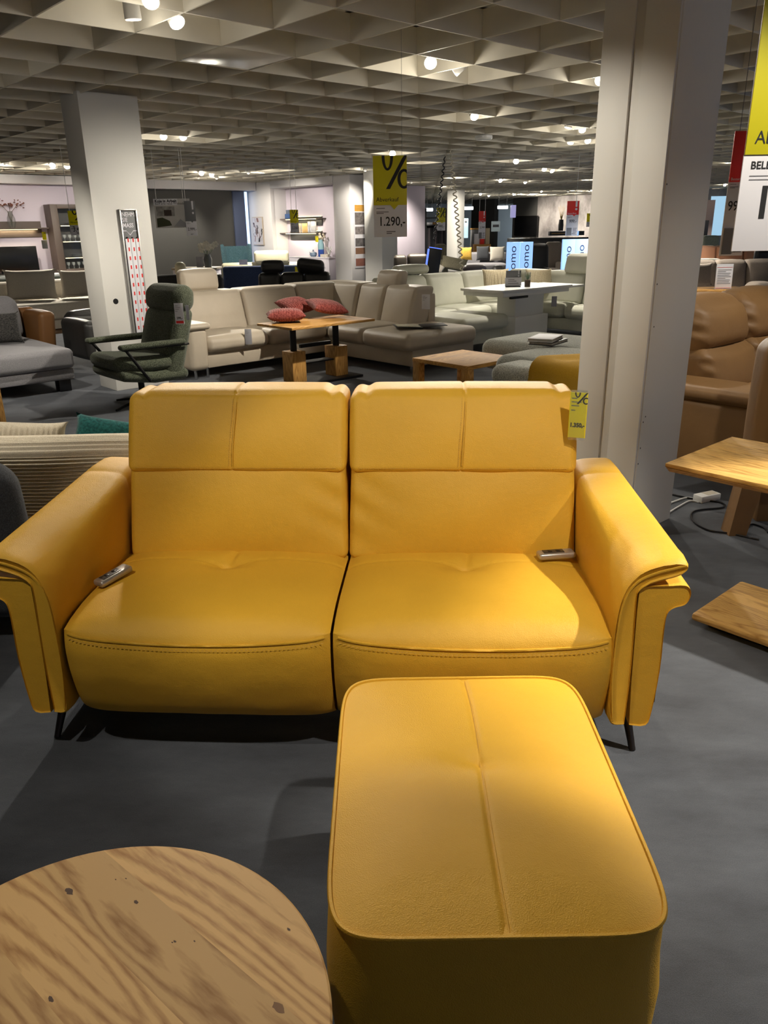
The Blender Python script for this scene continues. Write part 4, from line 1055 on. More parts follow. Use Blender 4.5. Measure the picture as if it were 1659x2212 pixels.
# ------------------------------------------------------------------ oak cube coffee table
oc = at(1005, 772, 0.42); ou, ov = UV(oc)
ot = Suite('coffee_table', 'square oak coffee table with block legs and lower shelf behind the yellow sofa', 'table', ou, ov)
ot.box('table_top', ou - 0.335, ou + 0.335, ov - 0.335, ov + 0.335, 0.385, 0.42, W_OAKL, bev=0.003)
for sx in (-1, 1):
    for sy in (-1, 1): ot.box('leg', ou + sx * 0.295 - 0.038, ou + sx * 0.295 + 0.038, ov + sy * 0.295 - 0.038, ov + sy * 0.295 + 0.038, 0, 0.384, W_OAKV, bev=0.003)
ot.box('shelf', ou - 0.30, ou + 0.30, ov - 0.30, ov + 0.30, 0.10, 0.125, W_OAKL, bev=0.003)
# ------------------------------------------------------------------ grey chenille sofa with mustard throw
gs = Suite('chenille_sofa', 'grey chenille sofa with rolled arm behind the right half of the yellow sofa', 'sofa', 5.7, 4.2)
G = F_GREYL
gs.box('base', 4.72, 6.55, 3.0, 4.10, 0.06, 0.26, G, bev=0.02)
gs.cush('seat', 5.76, 6.62, 3.1, 5.0, 0.22, 0.50, G, r=0.09, b=(0.02, 0.02, 0.03), n=9)
gs.cush('seat', 4.95, 5.74, 3.0, 4.15, 0.26, 0.53, G, r=0.09, b=(0.02, 0.02, 0.03), n=9)
gs.cush('armrest', 4.62, 4.92, 3.02, 3.82, 0.08, 0.40, G, r=0.06, b=(0.01, 0.01, 0), n=8)
gs.cush('arm_roll', 4.56, 4.95, 3.0, 3.86, 0.37, 0.535, G, r=0.078, b=(0.01, 0.01, 0.008), n=9)
for a, b in ((4.7, 3.0), (4.7, 3.9), (6.4, 3.1), (6.4, 4.6)): gs.leg(a, b, 0.2 if b > 4.3 else 0.07, M_BLKM)
# folded mustard throw over the arm
def throw():
    t = thing('throw_blanket', 'folded mustard throw draped over the grey sofa arm', 'blanket', W(4.755, 3.21, -0.004), GA)
    for k, (w, off, zo, lo) in enumerate(((0.50, 0.0, 0.0, 0.20), (0.46, 0.02, 0.018, 0.15), (0.42, 0.01, 0.036, 0.10))):
        def f(u, v):
            y = (u - 0.5) * w + off + 0.01 * math.sin(v * 9 + k)
            s = v
            if s < 0.45:   # hanging on the near side
                x = -0.205 - 0.02 * math.sin(u * 14 + k) * (0.45 - s); z = 0.50 - lo * (0.45 - s) / 0.45
            elif s < 0.6:
                a = (s - 0.45) / 0.15 * PI / 2; x = -0.205 + 0.10 * (1 - math.cos(a)); z = 0.50 + 0.095 * math.sin(a)
            else: x = -0.105 + (s - 0.6) / 0.4 * 0.26; z = 0.595 + 0.012 * math.sin(u * 9 + s * 7 + k)
            return (x - 0.006 * k - 0.012, y, z + zo)
        surf('fold', f, 20, 26, F_MUST, t, thick=0.012, angle=80)
throw()
q = at(1185, 738, 0.56)
for k, (dx, dz, rz, mm, lb) in enumerate(((0, 0, 0.2, M_BLACK, 'black sample book lying on the grey chenille seat'), (-0.03, 0.03, 0.35, M_PAPER, 'white sample booklet on top of the black sample book'))):
    bk = thing('sample_book', lb, 'book', (q.x + dx, q.y, 0.548 + dz), GA + rz, 'sample books')
    box('cover', (0.34, 0.22, 0.006), (0, 0, 0.003), mm, bk, bev=0.001); box('pages', (0.33, 0.21, 0.016), (0, 0, 0.0145), mat('page_grey', 'a9a7a3', 0.8, var=0.2, vscale=20), bk, bev=0.001); box('cover', (0.34, 0.22, 0.005), (0, 0, 0.0255), mm, bk, bev=0.001)
# ------------------------------------------------------------------ ivory corner sofa, white pedestal table
ws = Suite('corner_sofa', 'ivory leather corner sofa behind the white pedestal table', 'sofa', 8.6, 7.4)
B = L_WHITE
ws.box('base', 7.30, 8.10, 6.62, 8.3, 0.10, 0.27, B, bev=0.02); ws.box('base', 8.12, 10.3, 7.5, 8.3, 0.1, 0.27, B, bev=0.02); ws.box('base', 9.5, 10.3, 5.95, 7.49, 0.1, 0.27, B, bev=0.02)
edge_seat(ws, 'end_seat', 7.22, 8.12, 6.52, 7.36, 0.27, 0.45, B); edge_seat(ws, 'seat', 7.30, 8.12, 7.38, 8.05, 0.27, 0.45, B)
edge_seat(ws, 'seat', 8.13, 8.85, 7.42, 8.05, 0.27, 0.45, B); edge_seat(ws, 'corner_seat', 8.86, 9.85, 7.42, 8.05, 0.27, 0.45, B)
edge_seat(ws, 'seat', 9.42, 10.05, 6.66, 7.40, 0.27, 0.45, B); edge_seat(ws, 'seat', 9.42, 10.05, 5.88, 6.64, 0.27, 0.45, B)
for a0, a1 in ((7.25, 8.10), (8.12, 8.86), (8.87, 9.75)): ws.cush('backrest', a0, a1, 7.96, 8.24, 0.42, 0.88, B, r=0.07, b=(0, 0.03, 0.01), n=9, lean=(0, 0.28))
for b0, b1 in ((5.90, 6.64), (6.66, 7.36), (7.38, 8.1)): ws.cush('backrest', 9.90, 10.2, b0, b1, 0.42, 0.88, B, r=0.07, b=(0.03, 0, 0.01), n=9, lean=(0.28, 0))
ws.cush('armrest', 7.08, 7.28, 7.2, 8.3, 0.1, 0.66, B, r=0.06, b=0.01, n=7)
headrest(ws, 7.95, 8.20, 0.62, 0.16, 0.90, 1.02, B); headrest(ws, 10.05, 6.75, 0.55, 0.20, 0.86, 1.12, B, 'b', 0.3)
for a, b in ((7.32, 6.6), (8.0, 6.6), (9.5, 5.98), (10.2, 5.98)): ws.leg(a, b, 0.11)
wt = Suite('pedestal_table', 'white lacquered pedestal table standing before the ivory sofa', 'table', 8.72, 6.86)
out = [(-0.80, -0.36), (-0.84, -0.2), (-0.85, 0.0), (-0.84, 0.2), (-0.80, 0.36), (0.62, 0.42), (0.62, -0.42)]
prism('table_top', smooth_pts([(x, y, 0) for x, y in out[:5]], 4) and [(v.x, v.y) for v in smooth_pts([(x, y, 0) for x, y in out[:5]], 4)] + out[5:], 0.03, M_WHITE, wt.t, (0, 0, 0.735), axis='Z', bev=0.004)
prism('top_frame', [(-0.76, -0.34), (-0.80, 0), (-0.76, 0.34), (0.6, 0.38), (0.6, -0.38)], 0.06, M_WHITE, wt.t, (0, 0, 0.69), axis='Z', bev=0.004)
wt.box('extension_leaf', 9.35, 9.72, 6.5, 7.2, 0.70, 0.73, M_WHITE)
wt.box('rail', 8.1, 8.45, 6.50, 6.54, 0.63, 0.66, M_BLKM)
wt.box('pedestal_upper', 8.44, 9.06, 6.70, 7.02, 0.36, 0.66, M_WHITE, bev=0.01)
wt.box('pedestal_lower', 8.39, 9.11, 6.65, 7.07, 0.0, 0.37, M_WHITE, bev=0.01)
q = at(1108, 620, 0.75)
sg = thing('table_sign', 'small grey and white sign standing on the white pedestal table', 'sign', (q.x, q.y, 0.751), 0.0)
box('foot', (0.2, 0.08, 0.012), (0, 0, 0.006), M_BLKM, sg); box('upper_card', (0.2, 0.006, 0.09), (0, 0, 0.165), M_SIGNGREY, sg, bev=0.001); box('lower_card', (0.22, 0.006, 0.11), (0, -0.006, 0.067), M_PAPER, sg, bev=0.001)
exclaim(sg, 0.07, 0.125, 0.21, 0.02, -0.004, M_PAPER); lines(sg, -0.07, 0.07, [0.09, 0.07, 0.045], -0.0095, 0.008, M_GREYINK, [.6, .8, 1])
q = at(1139, 621, 0.75)
vz = thing('planter_glass', 'small glass with earth and succulent on the white pedestal table', 'planter', (q.x, q.y, 0.751), 0)
lathe('glass', [(0, 0), (0.04, 0), (0.042, 0.1), (0.042, 0.19), (0.039, 0.19), (0.039, 0.005), (0, 0.005)], M_GLASS, vz, seg=16)
lathe('earth', [(0, 0.006), (0.037, 0.006), (0.037, 0.09), (0, 0.1)], mat('earth_brown', '6b4632', 0.9, var=0.3, vscale=60), vz, seg=16)
for k in range(9):
    a = k * 2.4; d = Vector((0.025 * math.cos(a), 0.025 * math.sin(a), 0.06 + 0.01 * (k % 4)))
    tube('leaf', [Vector((0, 0, 0.095)), Vector((d.x * .8, d.y * .8, 0.095 + d.z * .6)), Vector((d.x, d.y, 0.095 + d.z))], 0.008, mat('succulent', '5f8068', 0.6), vz, seg=6, r2=0.002)
for px, py, rr, lb in ((1072, 607, 0.25, 'sand-coloured pleated cushion on the ivory sofa, left of the table sign'), (1165, 607, 0.2, 'sand-coloured cushion lying on the ivory sofa behind the planter glass')):
    q = aty(px, py, 11.72 if px < 1100 else 11.97); pillow('cushion', lb, (q.x, q.y, q.z), (0.42, 0.36, 0.14), (PI / 2 - 0.3, 0, GA * 0.3), F_SAND, group='sand cushions', rib=0.006)
tag_card(1192, 640, 1202, 662, 10.35, 'grey price tag hanging at the right wing of the ivory sofa', 'grey')
# ------------------------------------------------------------------ cream corduroy sofa seen from behind, left
cs = thing('corduroy_sofa', 'cream corduroy sofa seen from behind, left of the yellow sofa', 'sofa', (-1.55, 3.55, 0), 0.0)
CY, CT = 3.30, 0.655
def cordf(u, v):
    x = -1.25 + 2.2 * u
    # profile up the back, over the top, down in front
    L = [(0.0, 0.10), (0.0, 0.56), (0.012, 0.61), (0.05, 0.648), (0.11, 0.66), (0.19, 0.645), (0.24, 0.60), (0.25, 0.42)]
    t = v
    cut = [0.0, 0.66, 0.72, 0.78, 0.84, 0.90, 0.94, 1.0]
    for k in range(len(L) - 1):
        if t <= cut[k + 1] + 1e-9:
            f = (t - cut[k]) / (cut[k + 1] - cut[k]); y = L[k][0] + (L[k + 1][0] - L[k][0]) * f; z = L[k][1] + (L[k + 1][1] - L[k][1]) * f; break
    rb = 0.0035 * math.cos(z / 0.0165 * 2 * PI) if t < 0.70 else 0.0025 * math.cos(y / 0.0165 * 2 * PI) * (1 if t < 0.92 else 0)
    if t < 0.70: y -= rb
    else: z += rb
    n = 0.006 * noise.noise(Vector((x * 3, z * 3, 1.3)))
    return (x, y + n - 0.25, z + n)
surf('backrest', cordf, 40, 330, F_CORD, cs, angle=85)
rbox('side_panel', (0.12, 1.0, 0.5), (0.97, 0.25, 0.35), F_CORD, cs, r=0.05, bulge=(0.01, 0.01, 0.01), n=8)
box('base', (2.2, 0.9, 0.20), (-0.15, 0.24, 0.20), F_CORD, cs, bev=0.03)
rbox('seat', (2.1, 0.7, 0.14), (-0.2, 0.36, 0.34), F_CORD, cs, r=0.06, bulge=(0, 0, 0.02), n=10)
for x in (-1.1, 0.85):
    for y in (-0.15, 0.6): lathe('leg', [(0, 0), (0.02, 0), (0.025, 0.11), (0, 0.11)], M_BLKM, cs, (x, y, 0), seg=10)
q = aty(45, 926, 3.76); pillow('cushion', 'cream ribbed cushion peeking over the corduroy sofa back', (q.x, q.y, q.z - 0.085), (0.44, 0.25, 0.13), (PI / 2 - 0.25, 0.06, 0.05), F_CORD, rib=0.005)
q = aty(228, 922, 3.72); pillow('cushion', 'dark teal velvet cushion peeking over the corduroy sofa back', (q.x, q.y, q.z - 0.07), (0.34, 0.24, 0.12), (PI / 2 - 0.5, 0.2, 0.1), F_TEAL)
# charcoal armchair cut by the left edge
q = aty(40, 1140, 2.72)
da = thing('tub_chair', 'charcoal fabric tub chair cut by the left edge beside the yellow sofa', 'armchair', (q.x - 0.42, 2.85, 0), 0.0)
rbox('backrest', (0.84, 0.2, 0.62), (0.0, -0.10, 0.42), F_DGREY, da, r=0.095, bulge=(0.02, 0.02, 0.01), n=10)
rbox('armrest', (0.16, 0.36, 0.30), (0.33, 0.17, 0.24), F_DGREY, da, r=0.075, bulge=(0.01, 0, 0), n=8); rbox('armrest', (0.16, 0.36, 0.30), (-0.33, 0.17, 0.24), F_DGREY, da, r=0.075, bulge=(0.01, 0, 0), n=8)
rbox('seat', (0.52, 0.36, 0.2), (0, 0.17, 0.30), F_DGREY, da, r=0.07, bulge=(0, 0, 0.02), n=8)
for x in (-0.3, 0.33):
    for y in (-0.08, 0.28): lathe('leg', [(0, 0), (0.014, 0), (0.02, 0.13), (0, 0.13)], M_BLKM, da, (x, y, 0), seg=10)
# oak table whose corner shows at the left edge
q = at(15, 916, 0); au, av = UV(q)
ok = Suite('oak_table', 'oak block table showing only a corner at the left edge', 'table', au - 0.3, av + 0.3)
ok.box('leg', au - 0.07, au, av, av + 0.07, 0, 0.37, W_OAKV, bev=0.003); ok.box('leg', au - 0.67, au - 0.6, av, av + 0.07, 0, 0.37, W_OAKV); ok.box('leg', au - 0.07, au, av + 0.6, av + 0.67, 0, 0.37, W_OAKV); ok.box('leg', au - 0.67, au - 0.6, av + 0.6, av + 0.67, 0, 0.37, W_OAKV)
ok.box('table_top', au - 0.67, au, av, av + 0.67, 0.371, 0.41, W_OAKL, bev=0.003)
# ------------------------------------------------------------------ grey chaise with brown shell, cream sofa bed, black recliner
gc = Suite('chaise_sofa', 'grey fabric chaise sofa with brown shell cut by the left edge', 'sofa', 2.0, 8.8)
gc.box('base', 0.9, 2.95, 7.97, 9.75, 0.12, 0.235, F_GREY, bev=0.02)
gc.cush('seat', 0.9, 2.96, 7.93, 9.45, 0.235, 0.43, F_GREY, r=0.05, b=(0.01, 0.01, 0.012), n=9)
gc.cush('back_cushion', 1.95, 2.95, 9.32, 9.56, 0.42, 0.86, F_GREY, r=0.08, b=(0.02, 0.05, 0.02), n=9, lean=(0, 0.25))
gc.cush('back_panel', 1.0, 3.20, 9.56, 9.74, 0.24, 0.72, L_COGNAC, r=0.05, b=0.01, n=6)
gc.cush('side_panel', 3.02, 3.2, 9.0, 9.56, 0.24, 0.70, L_COGNAC, r=0.05, b=0.01, n=6, lean=(0.1, 0))
for a, b in ((2.86, 8.05), (2.86, 9.6), (1.1, 8.05)): gc.box('leg', a - 0.07, a + 0.05, b - 0.05, b + 0.07, 0, 0.125, M_BLACK, bev=0.003)
q = at(5, 725, 0.55); pillow('cushion', 'dark patterned cushion leaning on the grey chaise at the left edge', (q.x - 0.1, q.y + 0.2, 0.60), (0.40, 0.34, 0.14), (PI / 2 - 0.35, 0, 0.5), fabric('fabric_black_fleck', '262626', '4a4846', 90))
cb = Suite('sofa_bed', 'cream fabric sofa bed with two large cushions below the television wall', 'sofa', 5.0, 13.8)
cb.box('drawer_base', 3.0, 6.6, 13.36, 14.5, 0.02, 0.165, F_CREAM, bev=0.01)
cb.cush('mattress', 3.0, 6.6, 13.3, 14.5, 0.17, 0.44, F_CREAM, r=0.05, b=0.01, n=8)
cb.cush('backrest', 3.0, 6.6, 14.35, 14.6, 0.40, 0.74, F_CREAM, r=0.06, b=0.01, n=8)
cb.cush('armrest', 3.05, 3.9, 13.55, 13.75, 0.42, 0.62, F_CREAM, r=0.08, b=0.02, n=7)
q = aty(68, 621, 13.6); pillow('cushion', 'large cream cushion on the sofa bed, left of the other', (q.x, q.y, q.z + 0.045), (0.85, 0.52, 0.2), (PI / 2 - 0.25, 0, 0.25), F_CREAM, group='sofa bed cushions')
q = aty(178, 615, 13.9); pillow('cushion', 'large cream cushion on the sofa bed, half behind the ruler column', (q.x, q.y, q.z + 0.02), (0.75, 0.48, 0.2), (PI / 2 - 0.25, 0, 0.3), F_CREAM, group='sofa bed cushions')
br = Suite('recliner', 'black leather recliner standing behind the ruler column', 'armchair', 3.9, 9.3)
br.cush('seat', 3.55, 4.3, 9.0, 9.7, 0.36, 0.50, L_BLACK, r=0.06, b=0.015, n=7); br.cush('armrest', 3.5, 3.68, 8.95, 9.7, 0.12, 0.56, L_BLACK, r=0.06, b=0.01, n=7); br.cush('footboard', 3.6, 4.2, 8.94, 9.02, 0.05, 0.4, L_BLACK, r=0.03, b=0.01, n=6); br.cush('backrest', 3.6, 4.3, 9.6, 9.85, 0.3, 0.62, L_BLACK, r=0.08, b=0.02, n=7)
# dark sofa behind the cream sofa bed
ds = Suite('dark_sofa', 'dark green-grey leather sofa below the television', 'sofa', 5.2, 15.6)
ds.cush('backrest', 3.0, 7.6, 15.3, 15.6, 0.45, 0.80, leather('leather_bottle', '4b5450', 0.45), r=0.1, b=0.01, n=8); ds.box('base', 3.0, 7.6, 15.6, 16.4, 0.1, 0.45, MATS['leather_bottle'])
# ------------------------------------------------------------------ television wall
def wallpt(px, py, v=VL - 0.06):
    p = atv(px, py, v); return UV(p)[0], p.z
tu, tz1 = wallpt(62, 533); tu2, tz0 = wallpt(70, 588)
tv = thing('television', 'black flat television on the pale wall at the left edge', 'television', W(tu - 0.75, VL - 0.5, tz0), GA)
box('panel', (1.5, 0.05, tz1 - tz0 - 0.04), (0, 0, (tz1 - tz0) / 2 + 0.04), M_TVBLK, tv, bev=0.006); box('foot', (0.5, 0.2, 0.02), (0, 0, 0.01), M_TVBLK, tv); box('neck', (0.08, 0.04, 0.08), (0, 0.03, 0.05), M_TVBLK, tv)
tvb = thing('lowboard', 'low mocha television board under the black television', 'cabinet', W(tu - 0.9, VL - 0.28, 0), GA)
box('body', (2.6, 0.5, tz0 - 0.012), (0, 0, (tz0 - 0.012) / 2), M_MOCHA, tvb); box('door', (1.2, 0.02, tz0 - 0.15), (-0.62, -0.26, (tz0) / 2), M_MOCHA, tvb); box('door', (1.2, 0.02, tz0 - 0.15), (0.62, -0.26, tz0 / 2), M_MOCHA, tvb)
sx1, sz1 = wallpt(88, 478); _, sz0 = wallpt(90, 512); lx, lz = wallpt(97, 493)
sh = thing('wall_shelf', 'mocha wall shelf with warm light strip above the television', 'shelf', W(sx1 - 0.9, VL - 0.02, 0), GA)
box('back_panel', (1.8, 0.03, sz1 - sz0), (0, 0, (sz0 + sz1) / 2), M_MOCHA, sh); box('ledge', (1.95, 0.24, 0.025), (0, -0.135, lz), M_MOCHA, sh); box('light_strip', (1.6, 0.02, 0.012), (0, -0.04, lz - 0.022), M_LEDW, sh, bev=0)
def area_light(p, rot, w, h, power, col, parent=None):
    ld = bpy.data.lights.new('strip_light', 'AREA'); ld.shape = 'RECTANGLE'; ld.size = w; ld.size_y = h; ld.energy = power; ld.color = col
    o = bpy.data.objects.new('strip_light', ld); COL.objects.link(o); o.location = p; o.rotation_euler = rot
    if parent: o.parent = parent
    return o
area_light((0, -0.06, lz - 0.035), (0, 0, 0), 1.5, 0.02, 6, (1, 0.85, 0.55), sh)
M_BLOOM = mat('blossom_russet', '7a4a3a', 0.8, var=0.4, vscale=40); M_STEM = mat('stem_brown', '5a4a35', 0.8)
def vase_flowers(px, py, r, h, label, mg, blooms, bm_, seed, stems=3, name='vase', v=VL - 0.15, br=0.05, zbase=None, spread=0.25):
    p = atv(px, py, v); rnd = random.Random(seed)
    z = zbase if zbase is not None else p.z
    t = thing(name, label, 'vase', (p.x, p.y, z), GA)
    lathe('vase_body', [(0, 0), (r * 0.6, 0), (r, h * 0.3), (r * 0.9, h * 0.6), (r * 0.45, h * 0.9), (r * 0.5, h), (r * 0.42, h), (r * 0.4, h * 0.9), (0, h * 0.02)], mg, t, seg=20)
    for k in range(stems):
        e = Vector((spread * (k - (stems - 1) / 2) / max(1, (stems - 1) / 2) + rnd.uniform(-.04, .04), rnd.uniform(-.05, .05), h + rnd.uniform(0.14, 0.22)))
        tube('stem', [Vector((0, 0, h * 0.3)), Vector((e.x * 0.25, e.y * 0.3, h)), e], 0.005, M_STEM, t, seg=5)
        bm = bmesh.new()
        for j in range(blooms):
            c = e + Vector((rnd.gauss(0, br), rnd.gauss(0, br * 0.6), rnd.gauss(0, br * 0.8)))
            m4 = Matrix.Translation(c) @ Matrix.Rotation(rnd.uniform(0, 6), 4, 'Z') @ Matrix.Rotation(rnd.uniform(0, 3), 4, 'X') @ Matrix.Diagonal((br * 0.55, br * 0.35, br * 0.2, 1))
            bmesh.ops.create_icosphere(bm, subdivisions=1, radius=1.0, matrix=m4)
        finish(bm, 'blossom', bm_, t)
    return t
vase_flowers(27, 491, 0.09, 0.34, 'clear glass vase with russet blossom on the wall shelf', M_GLASS, 14, M_BLOOM, 3, zbase=lz + 0.014, spread=0.17)
vase_flowers(-14, 491, 0.07, 0.26, 'round copper vase with russet blossom at the left edge of the wall shelf', mat('copper_glass', '9a7a55', 0.2, metal=0.6), 16, M_BLOOM, 5, zbase=lz + 0.014, spread=0.06)
# glazed display cabinet, half behind the ruler column
cu0, cz1 = wallpt(107, 441, VL - 0.4); _, cz0 = wallpt(131, 587, VL - 0.4)
dc = thing('display_cabinet', 'mocha glazed display cabinet with lit shelves left of the ruler column', 'cabinet', W(cu0 + 0.55, VL - 0.2, 0), GA)
box('side', (0.16, 0.38, cz1), (-0.47, 0, cz1 / 2), M_MOCHA, dc); box('side', (0.16, 0.38, cz1), (0.47, 0, cz1 / 2), M_MOCHA, dc); box('top', (0.78, 0.38, 0.09), (0, 0, cz1 - 0.045), M_MOCHA, dc)
box('plinth', (0.78, 0.38, cz0 + 0.05), (0, 0, (cz0 + 0.05) / 2), M_MOCHA, dc); box('back_panel', (0.78, 0.02, cz1 - 0.1), (0, 0.18, cz1 / 2), mat('cabinet_inner', '4a4743', 0.6), dc)
for k, z in enumerate((0.97, 1.32, 1.66)):
    s = box('shelf', (0.77, 0.30, 0.02), (0, 0.01, z), M_MOCHA, dc, bev=0.002); box('light_strip', (0.7, 0.012, 0.014), (0, -0.145, z), M_LEDW, dc, bev=0)
pane = box('glass_door', (0.77, 0.006, cz1 - cz0 - 0.16), (0, -0.185, (cz1 + cz0) / 2), mat('glass_smoke', 'dfe6e4', 0.04, trans=0.95, alpha=0.15), dc, bev=0)
M_CRYST = mat('crystal', 'dfe6e6', 0.1, alpha=0.6)
for z, nm in ((0.755, 'goblet'), (1.332, 'goblet')):
    for k in range(5):
        pos = W(cu0 + 0.55, VL - 0.2, 0) + GU * (-0.26 + 0.12 * k) + GV * -0.02
        gl = lathe('goblet', [(0, 0), (0.03, 0), (0.006, 0.01), (0.006, 0.06), (0.032, 0.09), (0.034, 0.14)], M_CRYST, None, (pos.x, pos.y, z if z > 1 else cz0 + 0.052), seg=12)
        tag(gl, 'clear stemmed glass on the %s of the glazed display cabinet' % ('middle lit shelf' if z > 1 else 'bottom'), 'glass', 'glasses in the display cabinet ' + ('shelf' if z > 1 else 'bottom'))
for z, lab in ((0.982, 'lower'), (1.672, 'upper')):
    pos = W(cu0 + 0.55, VL - 0.2, z) + GU * -0.02
    for k in range(4):
        pp = lathe('plate', [(0, 0.0), (0.07, 0.0), (0.12, 0.012), (0.12, 0.016), (0.07, 0.006), (0, 0.006)], mat('stoneware', '8f8f8c', 0.4), None, pos + Vector((0, 0, 0.017 * k)), seg=24)
        tag(pp, 'grey plate in the stack on the %s lit cabinet shelf' % lab, 'plate', 'plates in the cabinet, %s stack' % lab)
tag_card(90, 501, 101, 518, 15.9, 'small yellow price tag hanging from the mocha wall shelf', 'yellow', None)
tag_card(89, 519, 104, 537, 15.95, 'clear grey leaflet holder below the small yellow tag', 'grey')
# ------------------------------------------------------------------ right edge: raised lift table, tan leather sofa
def oak_lift(name, label, c0, z):
    # c0: near-left corner of the top on the grid
    u, v = c0
    t = Suite(name, label, 'table', u + 0.28, v - 0.5)
    n = 5; w = 0.56 / n
    for k in range(n):
        t.box('plank', u + k * w, u + (k + 1) * w - 0.0015, v - 1.05, v, z - 0.016, z, W_OAKT, bev=0.003)
    prism('chamfer', [(-0.25, z - 0.04), (0.25, z - 0.04), (0.279, z - 0.017), (-0.279, z - 0.017)], 1.04, W_OAKT, t.t, (0, -0.025, 0))
    return t
W_OAKT = wood('oak_planks', 'a87c40', 'd6ab64', axis='Y', grain=6, rough=0.42, knots=False)
W_OAKX = wood('oak_base', 'a87c40', 'd6ab64', axis='Y', grain=6, rough=0.42, knots=False, plank=0.1)
cu, cv = UV(at(1437, 1000, 0.66))
rt2 = oak_lift('lift_table', 'raised oak lift table with plank top at the right edge', (cu, cv), 0.66)
pu, pv2 = UV(at(1493, 1325, 0.06))
rt2.box('base_plate', pu, pu + 0.44, pv2 - 0.85, pv2, 0.03, 0.062, W_OAKX, bev=0.012)
rt2.box('base_skid', pu + 0.05, pu + 0.39, pv2 - 0.80, pv2 - 0.05, 0.0, 0.03, M_BLACK)
rt2.box('block_column', pu + 0.13, pu + 0.31, pv2 - 0.62, pv2 - 0.44, 0.062, 0.40, W_OAKV)
tube('lift_tube', [rt2.p(pu + 0.22, pv2 - 0.53, 0.40), rt2.p(pu + 0.22, pv2 - 0.53, 0.62)], 0.035, M_BLKM, rt2.t, seg=14)
# tan leather corner sofa
tn = Suite('tan_sofa', 'tan leather sofa with puffed back cushions behind the near white column', 'sofa', 5.9, 2.2)
T = L_BROWN
def pleat(q, p, ax=1):
    # gathered leather near the cushion's sides
    k = 0.010 * math.sin(q.z * 70 + q.x * 20) * (gauss(1 - abs(p[0]), 0.18))
    return (q.x, q.y - (k if p[1] < 0 else 0), q.z)
tn.box('base', 4.75, 8.0, 1.55, 2.90, 0.05, 0.28, T, bev=0.03)
for a0, a1 in ((4.98, 5.72), (5.73, 6.5), (6.51, 7.3)):
    tn.cush('seat', a0, a1, 1.45, 2.45, 0.26, 0.46, T, r=0.08, b=(0.01, 0.02, 0.02), n=9)
    tn.cush('lumbar_cushion', a0, a1, 2.32, 2.62, 0.40, 0.74, T, r=0.08, b=(0.0, 0.04, 0.01), n=12, lean=(0, 0.25), fn=pleat)
    tn.cush('head_cushion', a0 - 0.01, a1 + 0.005, 2.42, 2.74, 0.69, 1.04, T, r=0.12, b=(0.0, 0.05, 0.03), n=12, lean=(0, 0.25), fn=pleat)
tn.cush('back_panel', 4.85, 7.4, 2.74, 2.92, 0.10, 0.86, T, r=0.05, b=0.01, n=7)
tn.cush('armrest', 4.62, 4.92, 1.42, 2.62, 0.05, 0.50, T, r=0.05, b=(0.015, 0.01, 0), n=8)
tn.cush('arm_pad', 4.58, 4.96, 1.40, 2.64, 0.49, 0.575, T, r=0.042, b=(0.01, 0.01, 0.008), n=8)
lathe('power_socket', [(0, 0.0), (0.03, 0.0), (0.034, 0.006), (0, 0.008)], M_BLACK, tn.t, tn.p(4.607, 1.75, 0.34), (0, -PI / 2, 0), seg=16)
# tan recliner cut by the right edge, standing on block feet
q = at(1582, 1150, 0.0); bxl = aty(1637, 850, 3.78)
rc = thing('tan_recliner', 'tan leather recliner at the right edge behind the oak lift table', 'armchair', (bxl.x + 0.2, 3.78, 0), 0.0)
fx, fy = q.x - (bxl.x + 0.2), q.y - 3.78
loft('block_foot', [[(fx - 0.04, fy - 0.05, 0), (fx + 0.05, fy - 0.05, 0), (fx + 0.05, fy + 0.05, 0), (fx - 0.04, fy + 0.05, 0)], [(fx, fy - 0.045, 0.33), (fx + 0.11, fy - 0.045, 0.33), (fx + 0.11, fy + 0.045, 0.33), (fx, fy + 0.045, 0.33)]], T, rc)
zt_r = aty(1650, 733, 3.78).z
rbox('backrest', (0.66, 0.20, zt_r - 0.34), (0.14, 0.05, (zt_r + 0.34) / 2), T, rc, r=0.07, bulge=(0.01, 0.02, 0.01), n=9)
rbox('seat', (0.30, 0.22, 0.16), (0.26, 0.22, 0.40), T, rc, r=0.07, bulge=(0.01, 0.01, 0.02), n=8)
rbox('armrest', (0.14, 0.24, 0.28), (0.0, 0.22, 0.42), T, rc, r=0.065, bulge=(0.01, 0.01, 0.01), n=8); rbox('armrest', (0.14, 0.20, 0.28), (0.44, 0.18, 0.42), T, rc, r=0.065, bulge=(0.01, 0.01, 0.01), n=8)
box('crossbar', (0.62, 0.06, 0.04), (0.05, fy + 0.05, 0.345), M_BLKM, rc)
for s in (0.0, 0.45): box('block_foot', (0.09, 0.09, 0.33), (s, 0.16, 0.165), T, rc)

